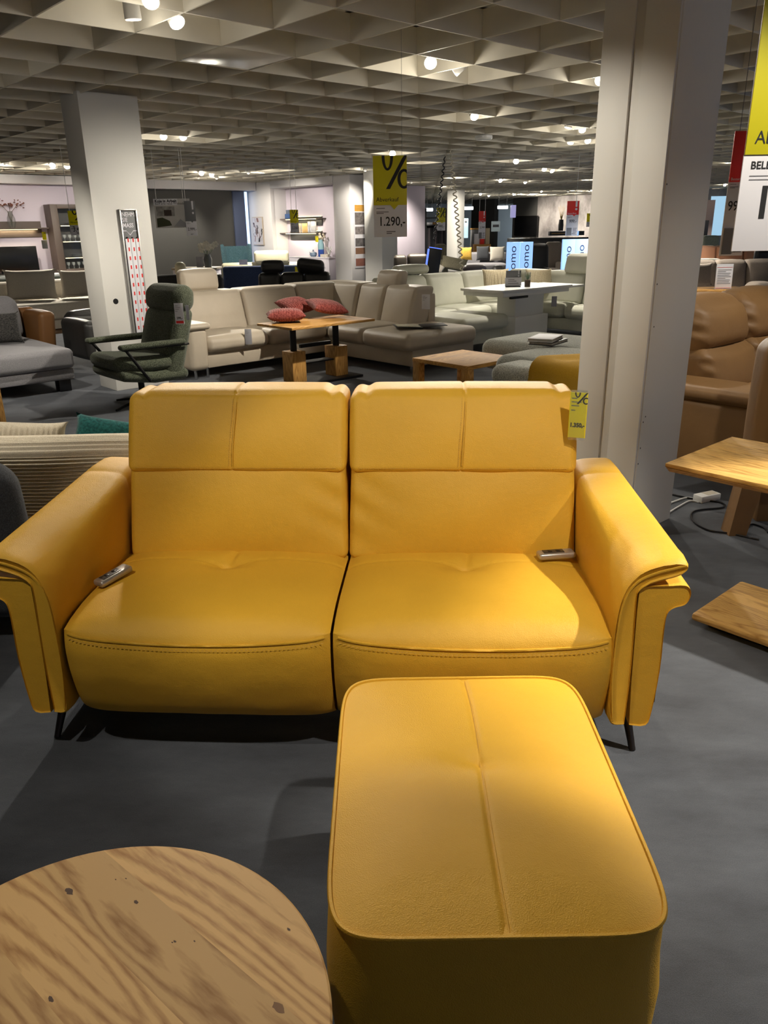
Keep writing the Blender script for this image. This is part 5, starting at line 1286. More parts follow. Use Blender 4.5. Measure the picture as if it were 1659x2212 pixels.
# power brick and cables on the floor
q = at(1526, 1080, 0.0)
pb = thing('power_brick', 'white power brick with two cables on the carpet by the column', 'power supply', (q.x, q.y, 0), math.radians(25))
box('body', (0.15, 0.07, 0.04), (0, 0, 0.02), M_WHITE, pb, bev=0.006); box('rating_label', (0.08, 0.05, 0.001), (0.02, 0, 0.0405), mat('label_beige', 'c7bfae', 0.6), pb, bev=0)
for pts in (((1510, 1080), (1485, 1075), (1460, 1082), (1440, 1090)), ((1510, 1085), (1490, 1082), (1465, 1095), (1440, 1110))):
    P = [at(x, y, 0.006) for x, y in pts]; iv = Matrix.Rotation(-math.radians(25), 4, 'Z')
    tube('plug_cable', smooth_pts([iv @ (p - Vector((q.x, q.y, 0))) for p in P], 5), 0.005, M_WHITE, pb, seg=6)
bc = tube('floor_cable', smooth_pts([at(x, y, 0.006) for x, y in ((1440, 1066), (1500, 1078), (1555, 1085), (1562, 1096), (1500, 1104), (1497, 1125), (1530, 1145), (1575, 1152), (1640, 1166))], 8), 0.005, M_BLACK, seg=6); tag(bc, 'black cable looping over the carpet beside the white power brick', 'cable')
bc2 = tube('floor_cable', smooth_pts([at(x, y, 0.006) for x, y in ((1610, 1140), (1625, 1132), (1650, 1140), (1659, 1150))], 8), 0.005, M_BLACK, seg=6); tag(bc2, 'short black cable curl on the carpet beyond the recliner foot', 'cable')
# ------------------------------------------------------------------ things seen between the column and the right edge
def uvp(px, depth, py=600): return UV(aty(px, py, depth))
a, b = uvp(1590, 13.0)
ts = Suite('taupe_sofa', 'taupe fabric sofa behind the calendar card at the right', 'sofa', a, b, rz=0.0)
def S(px0, px1, depth, z0, z1, dep, m, suite, name, r=0.06, bb=0.02, lean=0.0, n=7):
    """part of a suite turned to face the viewer (rz=0): pixel span at a depth"""
    x0 = aty(px0, 600, depth).x; x1 = aty(px1, 600, depth).x; o = suite.t.location
    return rbox(name, (x1 - x0, dep, z1 - z0), ((x0 + x1) / 2 - o.x, depth + dep / 2 - o.y, (z0 + z1) / 2), m, suite.t, r=r, bulge=(0, bb, bb * 0.5), n=n, fn=lambda q, p: (q.x, q.y + lean * q.z, q.z))
for x0, x1 in ((1430, 1548), (1549, 1612), (1613, 1690)): S(x0, x1, 13.6, 0.42, 0.92, 0.24, F_TAUPE, ts, 'back_cushion', lean=0.2)
S(1430, 1690, 12.7, 0.26, 0.46, 0.95, F_TAUPE, ts, 'seat'); S(1430, 1690, 12.75, 0.05, 0.26, 1.1, F_TAUPE, ts, 'base', r=0.03, bb=0)
S(1635, 1690, 12.5, 0.3, 0.62, 0.5, F_TAUPE, ts, 'armrest', r=0.12)
q = aty(1512, 592, 13.2); pillow('cushion', 'small taupe cushion on the taupe sofa beside the column', (q.x, q.y, q.z), (0.42, 0.36, 0.12), (PI / 2 - 0.2, 0, 0.1), F_TAUPE)
a, b = uvp(1555, 10.6)
xt = Suite('oak_table', 'oak table carrying the calendar card at the right', 'table', a, b, rz=0.0)
o = xt.t.location; zt = aty(1555, 624, 10.6).z
box('table_top', (1.1, 0.6, 0.04), (-0.15, 0.1, zt - 0.02), W_OAKL, xt.t); box('body', (1.0, 0.5, zt - 0.16), (-0.15, 0.1, (zt - 0.16) / 2 + 0.1), W_OAKV, xt.t); box('plinth', (0.9, 0.4, 0.1), (-0.15, 0.1, 0.05), M_BLACK, xt.t)
q = aty(1561, 620, 10.55)
cal = thing('calendar_card', 'white calendar card with red lines standing on the oak table', 'sign', (q.x, q.y, zt), 0.05)
h_ = aty(1561, 571, 10.55).z - zt; w_ = aty(1580, 600, 10.55).x - aty(1543, 600, 10.55).x
box('card', (w_, 0.006, h_), (0, 0, h_ / 2 + 0.004), M_PAPER, cal, bev=0.001, rot=(-0.06, 0, 0)); box('foot', (w_, 0.06, 0.006), (0, 0.01, 0.003), M_GLASS, cal, bev=0)
for z in (0.88, 0.05): box('red_line', (w_ * 0.92, 0.002, h_ * 0.012), (0, -0.004 + (z - 0.5) * h_ * 0.06, h_ * z), M_RED, cal, bev=0)
for r_ in range(9):
    lines(cal, -0.40 * w_, 0.40 * w_, [h_ * (0.22 + 0.068 * r_)], -0.005 + (0.22 + 0.068 * r_ - 0.5) * h_ * 0.06, h_ * 0.022, M_GREYINK, [(1, .9, .95, .6)[r_ % 4]])
text('September', h_ * 0.06, M_RED, cal, (-0.40 * w_, 0.022, h_ * 0.915))
a, b = uvp(1540, 9.2)
gt = Suite('grey_sofa', 'grey chenille sofa back in front of the oak table at the right', 'sofa', a, b, rz=0.0)
S(1450, 1594, 9.2, 0.30, 0.74, 0.30, F_GREYL, gt, 'backrest', r=0.1); S(1450, 1594, 9.5, 0.08, 0.42, 0.8, F_GREYL, gt, 'seat', r=0.06)
a, b = uvp(1560, 19.0)
cg = Suite('cognac_sofa', 'peach-brown leather sofa far back at the right', 'sofa', a, b, rz=0.0)
L_PEACH = leather('leather_peach', 'b98a6c', 0.5)
for x0, x1 in ((1490, 1541), (1542, 1600), (1601, 1659)): S(x0, x1, 19.0, 0.55, 1.0, 0.25, L_PEACH, cg, 'back_cushion', lean=0.2)
S(1490, 1659, 18.2, 0.0, 0.5, 0.9, L_PEACH, cg, 'seat')
a, b = uvp(1530, 17.0)
pw = Suite('white_sofa', 'white sofa back in front of the peach-brown sofa', 'sofa', a, b, rz=0.0)
S(1480, 1555, 16.5, 0.4, 0.82, 0.25, L_WHITE, pw, 'backrest'); S(1480, 1555, 16.7, 0.0, 0.45, 0.8, L_WHITE, pw, 'seat')
a, b = uvp(1530, 24.0)
pg = Suite('pale_armchair', 'pale green armchair far back beside the lit windows', 'armchair', a, b, rz=0.0)
S(1512, 1545, 24.0, 0.5, 1.15, 0.25, fabric('fabric_pale_green', '9aa392', 'b3bbaa', 60), pg, 'backrest', lean=0.15); S(1510, 1547, 23.4, 0.0, 0.5, 0.7, MATS['fabric_pale_green'], pg, 'seat')
a, b = uvp(1645, 15.0)
bh = Suite('black_recliner', 'black leather recliner headrest showing at the right edge', 'armchair', a, b, rz=0.0)
S(1626, 1665, 15.0, 0.82, 1.04, 0.14, L_BLACK, bh, 'headrest', r=0.06); S(1620, 1670, 15.05, 0.3, 0.82, 0.2, L_BLACK, bh, 'backrest'); S(1620, 1670, 14.4, 0.0, 0.45, 0.65, L_BLACK, bh, 'seat')
# tall display boards by the windows
def board(px0, px1, py0, py1, depth, m, label, name='display_board', cat='display', parts=()):
    a = aty(px0, py0, depth); b = aty(px1, py1, depth); w = b.x - a.x
    t = thing(name, label, cat, ((a.x + b.x) / 2, depth, 0), 0.0)
    h = a.z - b.z
    box('panel', (w, 0.05, h), (0, 0, (a.z + b.z) / 2), m, t, bev=0.003)
    if b.z > 0.03:
        for s in (-0.4, 0.4): box('foot', (0.04, 0.04, b.z), (s * w, 0, b.z / 2), M_BLKM, t, bev=0)
    return t, w, a.z, b.z
M_SCRB = mat('screen_pale_blue', 'a9d3ee', 0.3, emit=0.75)
board(1537, 1585, 424, 508, 30.0, M_SCRB, 'pale blue lit display wall far back at the right')
board(1528, 1536, 432, 508, 29.5, mat('board_pinkish', 'c0aaa4', 0.6), 'narrow pinkish board left of the pale blue display wall')
board(1519, 1527, 476, 511, 29.0, M_BLACK, 'dark slatted panel beside the pinkish board')
# ------------------------------------------------------------------ upright light signs with vertical lettering
M_SCR = mat('light_sign_blue', '9cc8ff', 0.3, emit=0.85)
def light_sign(px0, px1, py0, py1, depth, label):
    a = aty(px0, py0, depth); b = aty(px1, py1, depth); w = b.x - a.x
    t = thing('light_sign', label, 'light sign', ((a.x + b.x) / 2, depth, 0), 0.03, 'upright light signs')
    zt, zb = a.z, b.z - 0.25
    for k, s in enumerate((-1, 1)):
        pn = box('panel', (w / 2 - 0.004, 0.06, zt - zb), (s * w / 4, 0, (zt + zb) / 2), M_SCR, t, bev=0.003)
        text('Beldomo', w * 0.36, mat('sign_navy', '3a3f6a', 0.6), t, (s * w / 4 + w * 0.10, -0.032, zb + (0.0 if s < 0 else 0.02)), rot=(PI / 2, -PI / 2, 0), sx=1.3)
    box('foot', (w, 0.3, 0.03), (0, 0, 0.015), M_BLKM, t); box('post', (0.06, 0.05, zb - 0.03), (0, 0, (zb + 0.03) / 2), M_BLKM, t)
light_sign(1095, 1148, 523, 598, 14.0, 'pale blue upright light sign lettered Beldomo, left of two')
light_sign(1215, 1265, 517, 598, 14.6, 'pale blue upright light sign lettered Beldomo, right of two, beside the column')
# ------------------------------------------------------------------ dark furniture in the middle distance
a, b = uvp(885, 16.5)
dt = Suite('taupe_leather_sofa', 'dark taupe leather sofa seen from behind the black kiosk screen', 'sofa', a, b, rz=0.0)
S(851, 879, 16.5, 0.3, 0.98, 0.25, L_TAUPE, dt, 'back_cushion'); S(880, 924, 16.5, 0.3, 1.0, 0.25, L_TAUPE, dt, 'back_cushion'); S(851, 924, 16.75, 0.0, 0.45, 0.8, L_TAUPE, dt, 'seat')
a_ = aty(933, 527, 14.0)
kk = thing('kiosk_screen', 'tilted black kiosk screen with blue lit edge behind the beige sofa', 'screen', (a_.x, 14.0, 0), 0.35)
box('screen_body', (0.24, 0.05, 0.85), (0, 0, 0.75), M_BLACK, kk, bev=0.006, rot=(0, 0.16, 0)); box('lit_edge', (0.012, 0.052, 0.38), (-0.09, 0, 0.98), mat('edge_blue', '5a78ff', 0.4, emit=1.5), kk, bev=0, rot=(0, 0.16, 0)); box('lit_edge', (0.22, 0.052, 0.012), (0.07, 0, 1.175), MATS['edge_blue'], kk, bev=0, rot=(0, 0.16, 0)); box('foot', (0.34, 0.3, 0.33), (-0.06, 0, 0.165), M_BLKM, kk)
a, b = uvp(953, 19.0)
bc_ = Suite('khaki_armchair', 'khaki armchair with cushions behind the kiosk screen', 'armchair', a, b, rz=0.0)
F_KHAKI = fabric('fabric_khaki', '6f6a58', '86806c', 80)
S(940, 964, 19.5, 0.4, 1.12, 0.25, F_KHAKI, bc_, 'backrest', lean=0.1); S(932, 1000, 18.6, 0.25, 0.5, 0.9, F_KHAKI, bc_, 'seat'); S(932, 1000, 18.7, 0.05, 0.25, 0.8, F_KHAKI, bc_, 'base', r=0.02, bb=0)
for px, py, d, w, h, rr, mm, lb in ((953, 575, 18.3, 0.34, 0.32, 0.0, F_KHAKI, 'khaki cushion on the khaki armchair'), (944, 578, 18.1, 0.34, 0.2, 0.5, F_CREAM, 'small white cushion lying at the foot of the khaki armchair'),
                                    (981, 570, 18.2, 0.62, 0.30, 0.2, F_KHAKI, 'crumpled khaki cushion by the white curly cable'),
                                    (1007, 548, 22.5, 0.34, 0.36, 0.0, fabric('fabric_ochre', 'b8923a', 'd0ab52', 60), 'ochre yellow cushion right of the curly cables'), (1043, 547, 22.75, 0.38, 0.4, 0.0, F_DGREY, 'charcoal velvet cushion beside the ochre cushion'),
                                    (1074, 548, 22.7, 0.44, 0.4, 0.0, F_CREAM, 'pale speckled cushion left of the upright light sign')):
    q = aty(px, py, d); pillow('cushion', lb, q, (w, h, 0.14), (PI / 2 - 0.15, rr, 0.1), mm, group='cushions in the middle distance')
a, b = uvp(1040, 23.0)
sg2 = Suite('grey_sofa', 'grey sofa carrying the ochre, charcoal and pale cushions', 'sofa', a, b, rz=0.0)
S(998, 1095, 22.9, 0.4, 0.82, 0.25, F_GREY, sg2, 'backrest'); S(998, 1095, 22.0, 0.0, 0.55, 0.9, F_GREY, sg2, 'seat')
a, b = uvp(1020, 14.6)
pr_ = Suite('plum_recliner', 'plum-grey recliner with silver legs behind the ivory sofa', 'armchair', a, b, rz=0.0)
L_PLUM = leather('leather_plum', '5a4f50', 0.4)
S(1000, 1052, 14.6, 0.62, 0.86, 0.2, L_PLUM, pr_, 'headrest', r=0.08); S(954, 1060, 14.8, 0.3, 0.62, 0.25, L_TAUPE, pr_, 'backrest'); S(954, 1060, 14.0, 0.0, 0.42, 0.8, L_TAUPE, pr_, 'seat')
for px in (1030, 1042):
    q = aty(px, 600, 14.55) - pr_.t.location; tube('bracket', [(q.x, q.y, 0.55), (q.x, q.y, 0.66)], 0.01, M_CHROME, pr_.t, seg=6)
for i, (px0, px1, d, zt, m, lb) in enumerate(((1143, 1184, 18.5, 1.12, L_BLACK, 'black high-back armchair right of the left light sign'), (1177, 1213, 21.0, 1.1, F_TAUPE, 'taupe quilted recliner between the two light signs'), (1064, 1092, 17.0, 0.72, L_BLACK, 'black leather armchair left of the left light sign'))):
    a, b = uvp((px0 + px1) / 2, d)
    s_ = Suite('armchair', lb, 'armchair', a, b, rz=0.0)
    S(px0, px1, d, 0.4, zt, 0.22, m, s_, 'backrest', lean=0.2, r=0.09); S(px0 - 2, px1 + 2, d - 0.6, 0.25, 0.47, 0.65, m, s_, 'seat'); S(px0 - 4, px0 + 5, d - 0.6, 0.0, 0.62, 0.6, m, s_, 'armrest'); S(px1 - 5, px1 + 4, d - 0.6, 0.0, 0.62, 0.6, m, s_, 'armrest')
# far displays against the dark and marbled walls
def far_tv():
    a = atu(1113, 467, 30.3); b = atu(1160, 509, 30.3)
    t = thing('television', 'black television on the far black panel wall', 'television', (a.x + b.x) / 2 and ((a.x + b.x) / 2, (a.y + b.y) / 2, 0), -PI / 2 + GA)
    w = (Vector((b.x - a.x, b.y - a.y))).length
    box('panel', (w, 0.08, a.z - b.z), (0, 0, (a.z + b.z) / 2), M_TVBLK, t); box('mount', (0.2, 0.1, 0.3), (0, 0.09, (a.z + b.z) / 2), M_BLKM, t)
far_tv()
def far_box(px0, px1, py0, py1, depth, dep, m, label, name, cat, group=None, ground=False, extra=None):
    a = aty(px0, py0, depth); b = aty(px1, py1, depth); zb = 0.0 if ground else b.z
    t = thing(name, label, cat, ((a.x + b.x) / 2, depth + dep / 2, zb), 0.0, group); h = a.z - zb; w = b.x - a.x
    box('body', (w, dep, h), (0, 0, h / 2), m, t, bev=0.008)
    if extra: extra(t, w, dep, h)
    return t
def drawers(n, m):
    def f(t, w, d, h):
        for k in range(n): box('drawer', (w / n - 0.02, 0.02, h * 0.85), (-w / 2 + w / n * (k + 0.5), -d / 2 - 0.008, h * 0.5), m, t, bev=0.003)
    return f
M_DKLAQ = mat('lacquer_anthracite', '2e2f31', 0.4)
far_box(1100, 1290, 515, 545, 30.5, 0.5, M_DKLAQ, 'long anthracite lowboard along the marbled wall', 'lowboard', 'cabinet', ground=True, extra=drawers(4, mat('lacquer_anthracite_front', '383a3c', 0.35)))
far_box(1188, 1262, 500, 508, 31.0, 0.3, M_DKLAQ, 'anthracite wall shelf with walnut board on the marbled wall', 'wall_shelf', 'shelf', extra=lambda t, w, d, h: box('board', (w * 0.5, d * 1.05, h * 0.2), (-w * 0.2, -0.01, h * 0.5), W_OAKV, t))
far_box(1236, 1250, 499, 509, 30.6, 0.05, M_SCR, 'small blue lit screen on the far lowboard', 'tablet_screen', 'screen', extra=lambda t, w, d, h: box('rim', (w * 1.05, d * 0.6, h * 0.04), (0, 0, 0), M_BLKM, t))
vv = aty(1211, 500, 30.9)
vs_ = thing('vase', 'slim black vase with dry grass on the far wall shelf', 'vase', (vv.x, vv.y, vv.z + 0.02), 0)
lathe('vase_body', [(0, 0), (0.09, 0), (0.10, 0.2), (0.08, 0.4), (0, 0.4)], M_BLACK, vs_, seg=14)
for k in range(5): tube('grass_stem', [(0, 0, 0.35), (0.03 * (k - 2), 0, 0.6), (0.06 * (k - 2), 0.02, 0.85 + 0.05 * (k % 2))], 0.012, mat('dry_grass', 'b89a4a', 0.8), vs_, seg=5, r2=0.004)
# wardrobe rail with dark fabric rolls and shelf behind the far column
def rail():
    a = aty(920, 487, 26.0); b = aty(963, 538, 26.0); w = b.x - a.x
    t = thing('fabric_rack', 'black rack with rolls of dark fabric far back', 'rack', ((a.x + b.x) / 2, 26.3, 0), 0); 
    for s in (-1, 1): box('upright', (0.05, 0.5, a.z + 0.5), (s * w / 2, 0, (a.z + 0.5) / 2), M_BLACK, t)
    for z in (a.z, a.z + 0.22): box('shelf', (w, 0.5, 0.04), (0, 0, z), M_BLACK, t)
    for k in range(9): box('fabric_sample', (w / 10, 0.3, 0.75), (-w * 0.43 + w * 0.108 * k, -0.05, a.z - 0.45), mat('cloth_%d' % (k % 3), ('2a2a2e', '4a4447', '1d1d20')[k % 3], 0.9), t, bev=0.01)
    box('back_panel', (w, 0.03, a.z), (0, 0.24, a.z / 2), M_BLACK, t)
    for k in range(3): box('paper_stack', (w * 0.28, 0.3, 0.07), (-w * 0.3 + w * 0.3 * k, -0.05, a.z + 0.06), M_PAPER if k != 1 else W_OAKV, t)
rail()
far_box(996, 1011, 472, 514, 30.0, 0.08, mat('screen_white_blue', 'c4e6f6', 0.3, emit=0.9), 'pale lit vertical display far back by the column', 'display_screen', 'display', extra=lambda t, w, d, h: box('icon', (w * 0.3, 0.01, w * 0.3), (w * 0.15, -d / 2 - 0.006, h * 0.83), M_SIGNGREY, t))
far_box(1020, 1046, 496, 540, 27.5, 0.5, M_GREYINK, 'grey counter behind the far red sign', 'counter', 'counter', ground=True, extra=lambda t, w, d, h: box('worktop', (w * 1.05, d * 1.1, 0.04), (0, 0, h + 0.02), W_OAKL, t))
far_box(1062, 1080, 478, 500, 27.0, 0.06, mat('panel_dimwhite', 'a9b6b4', 0.4, emit=0.25), 'small pale information board above the far cushions', 'information_board', 'sign', extra=lambda t, w, d, h: box('caption', (w * 0.7, 0.01, h * 0.25), (0, -d / 2 - 0.006, h * 0.55), M_SIGNGREY, t))
far_box(1105, 1114, 443, 470, 26.0, 0.2, mat('panel_lilac', 'b4b0e6', 0.4, emit=0.5), 'lilac lit box left of the far black panel wall', 'light_box', 'light box', extra=lambda t, w, d, h: box('frame', (w * 1.08, d * 0.5, h * 0.03), (0, 0, h), M_GREYINK, t))
far_box(1025, 1060, 528, 542, 25.0, 0.5, W_OAKL, 'oak display table with boxes under the far red sign', 'display_table', 'table', ground=True, extra=lambda t, w, d, h: [box('carton', (w * 0.25, 0.25, 0.3 + 0.08 * k), (-w * 0.32 + w * 0.32 * k, 0, h + 0.15 + 0.04 * k), (M_PAPER, M_RED, F_SAND)[k], t) for k in range(3)])
M_TUBE = mat('tube_lamp', 'f2fbff', 0.4, emit=3.0)
for k, (px0, px1, py, lb) in enumerate(((921, 935, 453, 'short glowing tube lamp left of the far column'), (998, 1022, 450, 'glowing tube lamp right of the far column'), (1075, 1097, 448, 'glowing tube lamp left of the lilac light box'))):
    a = aty(px0, py, 33.0); b = aty(px1, py, 33.0)
    t = thing('tube_lamp', lb, 'lamp', ((a.x + b.x) / 2, 33.0, a.z), 0, 'far tube lamps')
    o = tube('glass_tube', [(-(b.x - a.x) / 2, 0, 0), ((b.x - a.x) / 2, 0, 0)], 0.06, M_TUBE, t, seg=8)
    for s in (-0.4, 0.4): tube('hanger', [(s * (b.x - a.x), 0, 0.06), (s * (b.x - a.x), 0, CEIL - a.z + 0.1)], 0.008, M_GREYINK, t, seg=5)
# ------------------------------------------------------------------ curly cables, ceiling loudspeaker
def curl(px0, py0, px1, py1, depth, m, label, r=0.028, pitch=0.085):
    a = aty(px0, py0, depth); b = aty(px1, py1, depth); top = a.copy(); L = (b - a).length; n = int(L / pitch * 10)
    pts = []
    for i in range(n + 1):
        t = i / n; ang = i / 10 * 2 * PI; k = min(1, t * 3 + 0.4)
        c = a.lerp(b, t); c.x += 0.03 * math.sin(t * 5) * 0
        pts.append(c + Vector((r * k * math.cos(ang), r * k * math.sin(ang), 0)))
    o = tube('curly_cable', pts, 0.010, m, seg=5); return tag(o, label, 'cable', 'curly cables')
curl(973, 322, 1000, 604, 12.8, mat('cable_cream', 'cfc8b4', 0.5), 'cream curly cable hanging from the ceiling behind the ivory sofa')
curl(961, 338, 938, 520, 13.5, M_BLACK, 'black curly cable hanging from the ceiling', r=0.02)
q = at(1045, 297, CEIL - 0.03)
sp = thing('ceiling_loudspeaker', 'flat white disc loudspeaker under the ceiling grid', 'loudspeaker', (q.x, q.y, CEIL - 0.06), 0)
lathe('housing', [(0, 0.0), (0.10, 0.0), (0.12, 0.02), (0.12, 0.05), (0.07, 0.08), (0, 0.08)], M_WHITE, sp, seg=24); lathe('grille', [(0, -0.002), (0.085, -0.002), (0.09, 0.0)], M_LAMPW, sp, seg=24); tube('stem', [(0, 0, 0.08), (0, 0, 0.2)], 0.01, M_WHITE, sp, seg=8)
# ------------------------------------------------------------------ niche: lit shelves, sideboard, decoration
def np_(px, py, u): p = atu(px, py, u); return UV(p)[1], p.z
NB = NU + 0.5
for k, (py, py2, lb, zz_) in enumerate(((474, 474, 'upper', 1.74), (504, 505, 'lower', 1.40))):
    v1, z = np_(613, py, NB - 0.14); v0, _ = np_(696, py, NB - 0.14)
    t = thing('wall_shelf', '%s anthracite shelf with light strips in the niche' % lb, 'shelf', W(NB - 0.01, (v0 + v1) / 2, z), GA, 'niche shelves')
    L = v1 - v0
    box('ledge', (0.26, L, 0.02), (-0.13, 0, 0), M_MOCHA, t, bev=0.002); box('back_panel', (0.02, L * 0.82, 0.22), (-0.01, -0.0, -0.06), M_DKLAQ, t, bev=0.002)
    box('light_strip', (0.02, L * 0.78, 0.014), (-0.255, -L * 0.05, -0.012), M_LEDW, t, bev=0); box('light_strip', (0.02, L * 0.6, 0.014), (-0.03, -L * 0.1, 0.055 if k == 0 else 0.05), M_LEDW, t, bev=0)
    area_light((-0.15, 0, -0.03), (0, 0, 0), 0.05, L * 0.8, 7, (1, 0.86, 0.6), t)
    if k == 0: zs_u = z
    else: zs_l = z; 
    sv0, sv1 = v0, v1
def on_shelf(name, label, cat, px, z, w, d, h, m, group=None, sub=None):
    v, _ = np_(px, 480, NB - 0.16)
    t = thing(name, label, cat, W(NB - 0.16, v, z + 0.011), GA, group)
    box('cover', (d, w, h), (0, 0, h / 2), m, t, bev=0.003)
    box('pages', (d * 0.9, w * 0.7, h * 0.96), (-d * 0.07, 0, h * 0.5), M_PAPER, t, bev=0.001)
    return t
for k, (px, h, c, lb) in enumerate(((649, 0.23, 'cdb083', 'leftmost tan book'), (653, 0.22, 'd8c7a0', 'second tan book'), (657, 0.23, 'c8a873', 'third tan book'), (671, 0.27, 'c8c9cc', 'tall grey book'), (676, 0.27, 'b9babd', 'second tall grey book'))):
    on_shelf('book', lb + ' on the lower niche shelf', 'book', px, zs_l, 0.04, 0.18, h, mat('book_' + c, c, 0.7), 'books on the lower niche shelf')
v, _ = np_(625, 470, NB - 0.16)
bx_ = thing('storage_box', 'blue box with lid on the upper niche shelf', 'box', W(NB - 0.16, v, zs_u + 0.011), GA); box('body', (0.16, 0.18, 0.12), (0, 0, 0.06), mat('box_blue', '3a5684', 0.6), bx_); box('lid', (0.15, 0.12, 0.10), (0, -0.02, 0.17), mat('box_greyblue', '5b6270', 0.6), bx_)
v1, sz = np_(625, 554, NB - 0.45); v0, _ = np_(705, 555, NB - 0.45)
sb = thing('sideboard', 'pale lilac-white sideboard in the niche', 'cabinet', W(NB - 0.24, (v0 + v1) / 2, 0), GA)
L = v1 - v0 - 0.04; M_LIL = mat('lacquer_lilac', 'cdc8d0', 0.4)
box('body', (0.44, L, sz - 0.03), (0, 0, (sz - 0.03) / 2 + 0.0), M_LIL, sb); box('top', (0.46, L + 0.02, 0.03), (0, 0, sz - 0.015), M_LIL, sb)
for k in (-1, 0, 1): box('drawer', (0.02, L / 3 - 0.02, 0.2), (-0.225, k * L / 3, sz - 0.15), M_LIL, sb, bev=0.003); 
for k in (-1, 0, 1): box('door', (0.02, L / 3 - 0.02, sz - 0.36), (-0.225, k * L / 3, (sz - 0.30) / 2), M_LIL if k > -1 else M_TVBLK, sb, bev=0.003)
v, _ = np_(694, 550, NB - 0.25)
bv = thing('vase', 'tall vase in two blues with pale flowers on the niche sideboard', 'vase', W(NB - 0.25, v, sz), GA)
lathe('vase_lower', [(0, 0), (0.075, 0), (0.08, 0.18), (0, 0.18)], mat('glaze_blue', '27458c', 0.3), bv, seg=20); lathe('vase_upper', [(0.08, 0.18), (0.082, 0.30), (0.05, 0.40), (0.052, 0.42), (0, 0.42)], mat('glaze_aqua', '7fa3ad', 0.3), bv, seg=20)
bm = bmesh.new(); rn = random.Random(4)
for k in range(16): bmesh.ops.create_icosphere(bm, subdivisions=1, radius=0.035, matrix=Matrix.Translation((rn.gauss(0, .05), rn.gauss(0, .07), 0.48 + rn.gauss(0, .04))))
finish(bm, 'blossom', mat('blossom_cream', 'd9cdb8', 0.8), bv)
v, _ = np_(677, 552, NB - 0.25)
tp_ = thing('teapot', 'blue-grey teapot on the niche sideboard', 'teapot', W(NB - 0.25, v, sz), GA); M_TEAP = mat('glaze_greyblue', '5f7288', 0.35)
lathe('pot_body', [(0, 0), (0.07, 0), (0.10, 0.05), (0.09, 0.10), (0.03, 0.13), (0, 0.13)], M_TEAP, tp_, seg=20); lathe('lid_knob', [(0, 0.13), (0.02, 0.14), (0.02, 0.17), (0, 0.18)], M_TEAP, tp_, seg=12); tube('spout', [(0, 0.08, 0.05), (0, 0.15, 0.11)], 0.018, M_TEAP, tp_, seg=8, r2=0.01)
v, _ = np_(711, 552, NB - 0.2)
co_ = thing('coral_ornament', 'white coral ornament at the right end of the niche sideboard', 'ornament', W(NB - 0.2, v, sz), GA)
rn = random.Random(9); M_CORAL = mat('coral_white', 'd8dad4', 0.7)
lathe('stand', [(0, 0), (0.05, 0), (0.05, 0.02), (0, 0.02)], M_CORAL, co_, seg=14)
for k in range(8):
    a = k * 0.8; tube('branch', smooth_pts([(0, 0, 0.02), (0.03 * math.cos(a), 0.05 * math.sin(a), 0.14), (0.06 * math.cos(a + .4), 0.11 * math.sin(a + .4), 0.22 + 0.02 * (k % 3))], 4), 0.014, M_CORAL, co_, seg=6, r2=0.005)
v, _ = np_(702, 553, NB - 0.33)
bt = thing('box_tray', 'low cream box lying before the blue vase', 'box', W(NB - 0.33, v, sz), GA); box('body', (0.12, 0.24, 0.05), (0, 0, 0.025), F_CREAM, bt); box('lid', (0.125, 0.245, 0.02), (0, 0, 0.06), F_CREAM, bt)
tag_card(681, 510, 688, 523, UV(Vector((0, 0, 0)))[0] + aty(684, 515, 19.6).y, 'small yellow tag hanging under the lower niche shelf', 'yellow')
# picture on the niche wall
v1, z1 = np_(545, 469, NU - 0.02); v0, z0 = np_(571, 530, NU - 0.02)
pc = thing('framed_picture', 'tall framed ink painting on the white wall left of the niche', 'picture', W(NU - 0.02, (v0 + v1) / 2, z0), GA - PI / 2)
pw_, ph_ = v1 - v0, z1 - z0
box('frame', (pw_, 0.03, ph_), (0, 0, ph_ / 2), mat('frame_beige', 'b8a998', 0.5), pc, bev=0.004)
quad('canvas', [(-pw_ * .46, -0.017, ph_ * .03), (pw_ * .46, -0.017, ph_ * .03), (pw_ * .46, -0.017, ph_ * .97), (-pw_ * .46, -0.017, ph_ * .97)], mat('canvas_pale', 'c9c6cb', 0.7), pc)
rn = random.Random(12)
for k in range(26):
    x = rn.uniform(-.4, .4) * pw_; z = rn.uniform(.1, .85) * ph_; l = rn.uniform(.08, .3) * ph_ * (1 if k % 3 else .5); w = rn.uniform(.015, .07) * pw_ * (1 if k % 4 else 2.6); dx = rn.uniform(-.1, .1) * pw_
    x = max(-.38 * pw_, min(.34 * pw_, x)); zt_ = min(.96 * ph_, z + l)
    quad('brush_stroke', [(x, -0.0176 - k * 1e-5, z), (x + w, -0.0176 - k * 1e-5, z), (x + w + dx, -0.0176 - k * 1e-5, zt_), (x + dx, -0.0176 - k * 1e-5, zt_)], (mat('ink_plum', '4b3a44', 0.8), mat('ink_rose', '8d6f6c', 0.8), M_INK)[k % 3], pc)
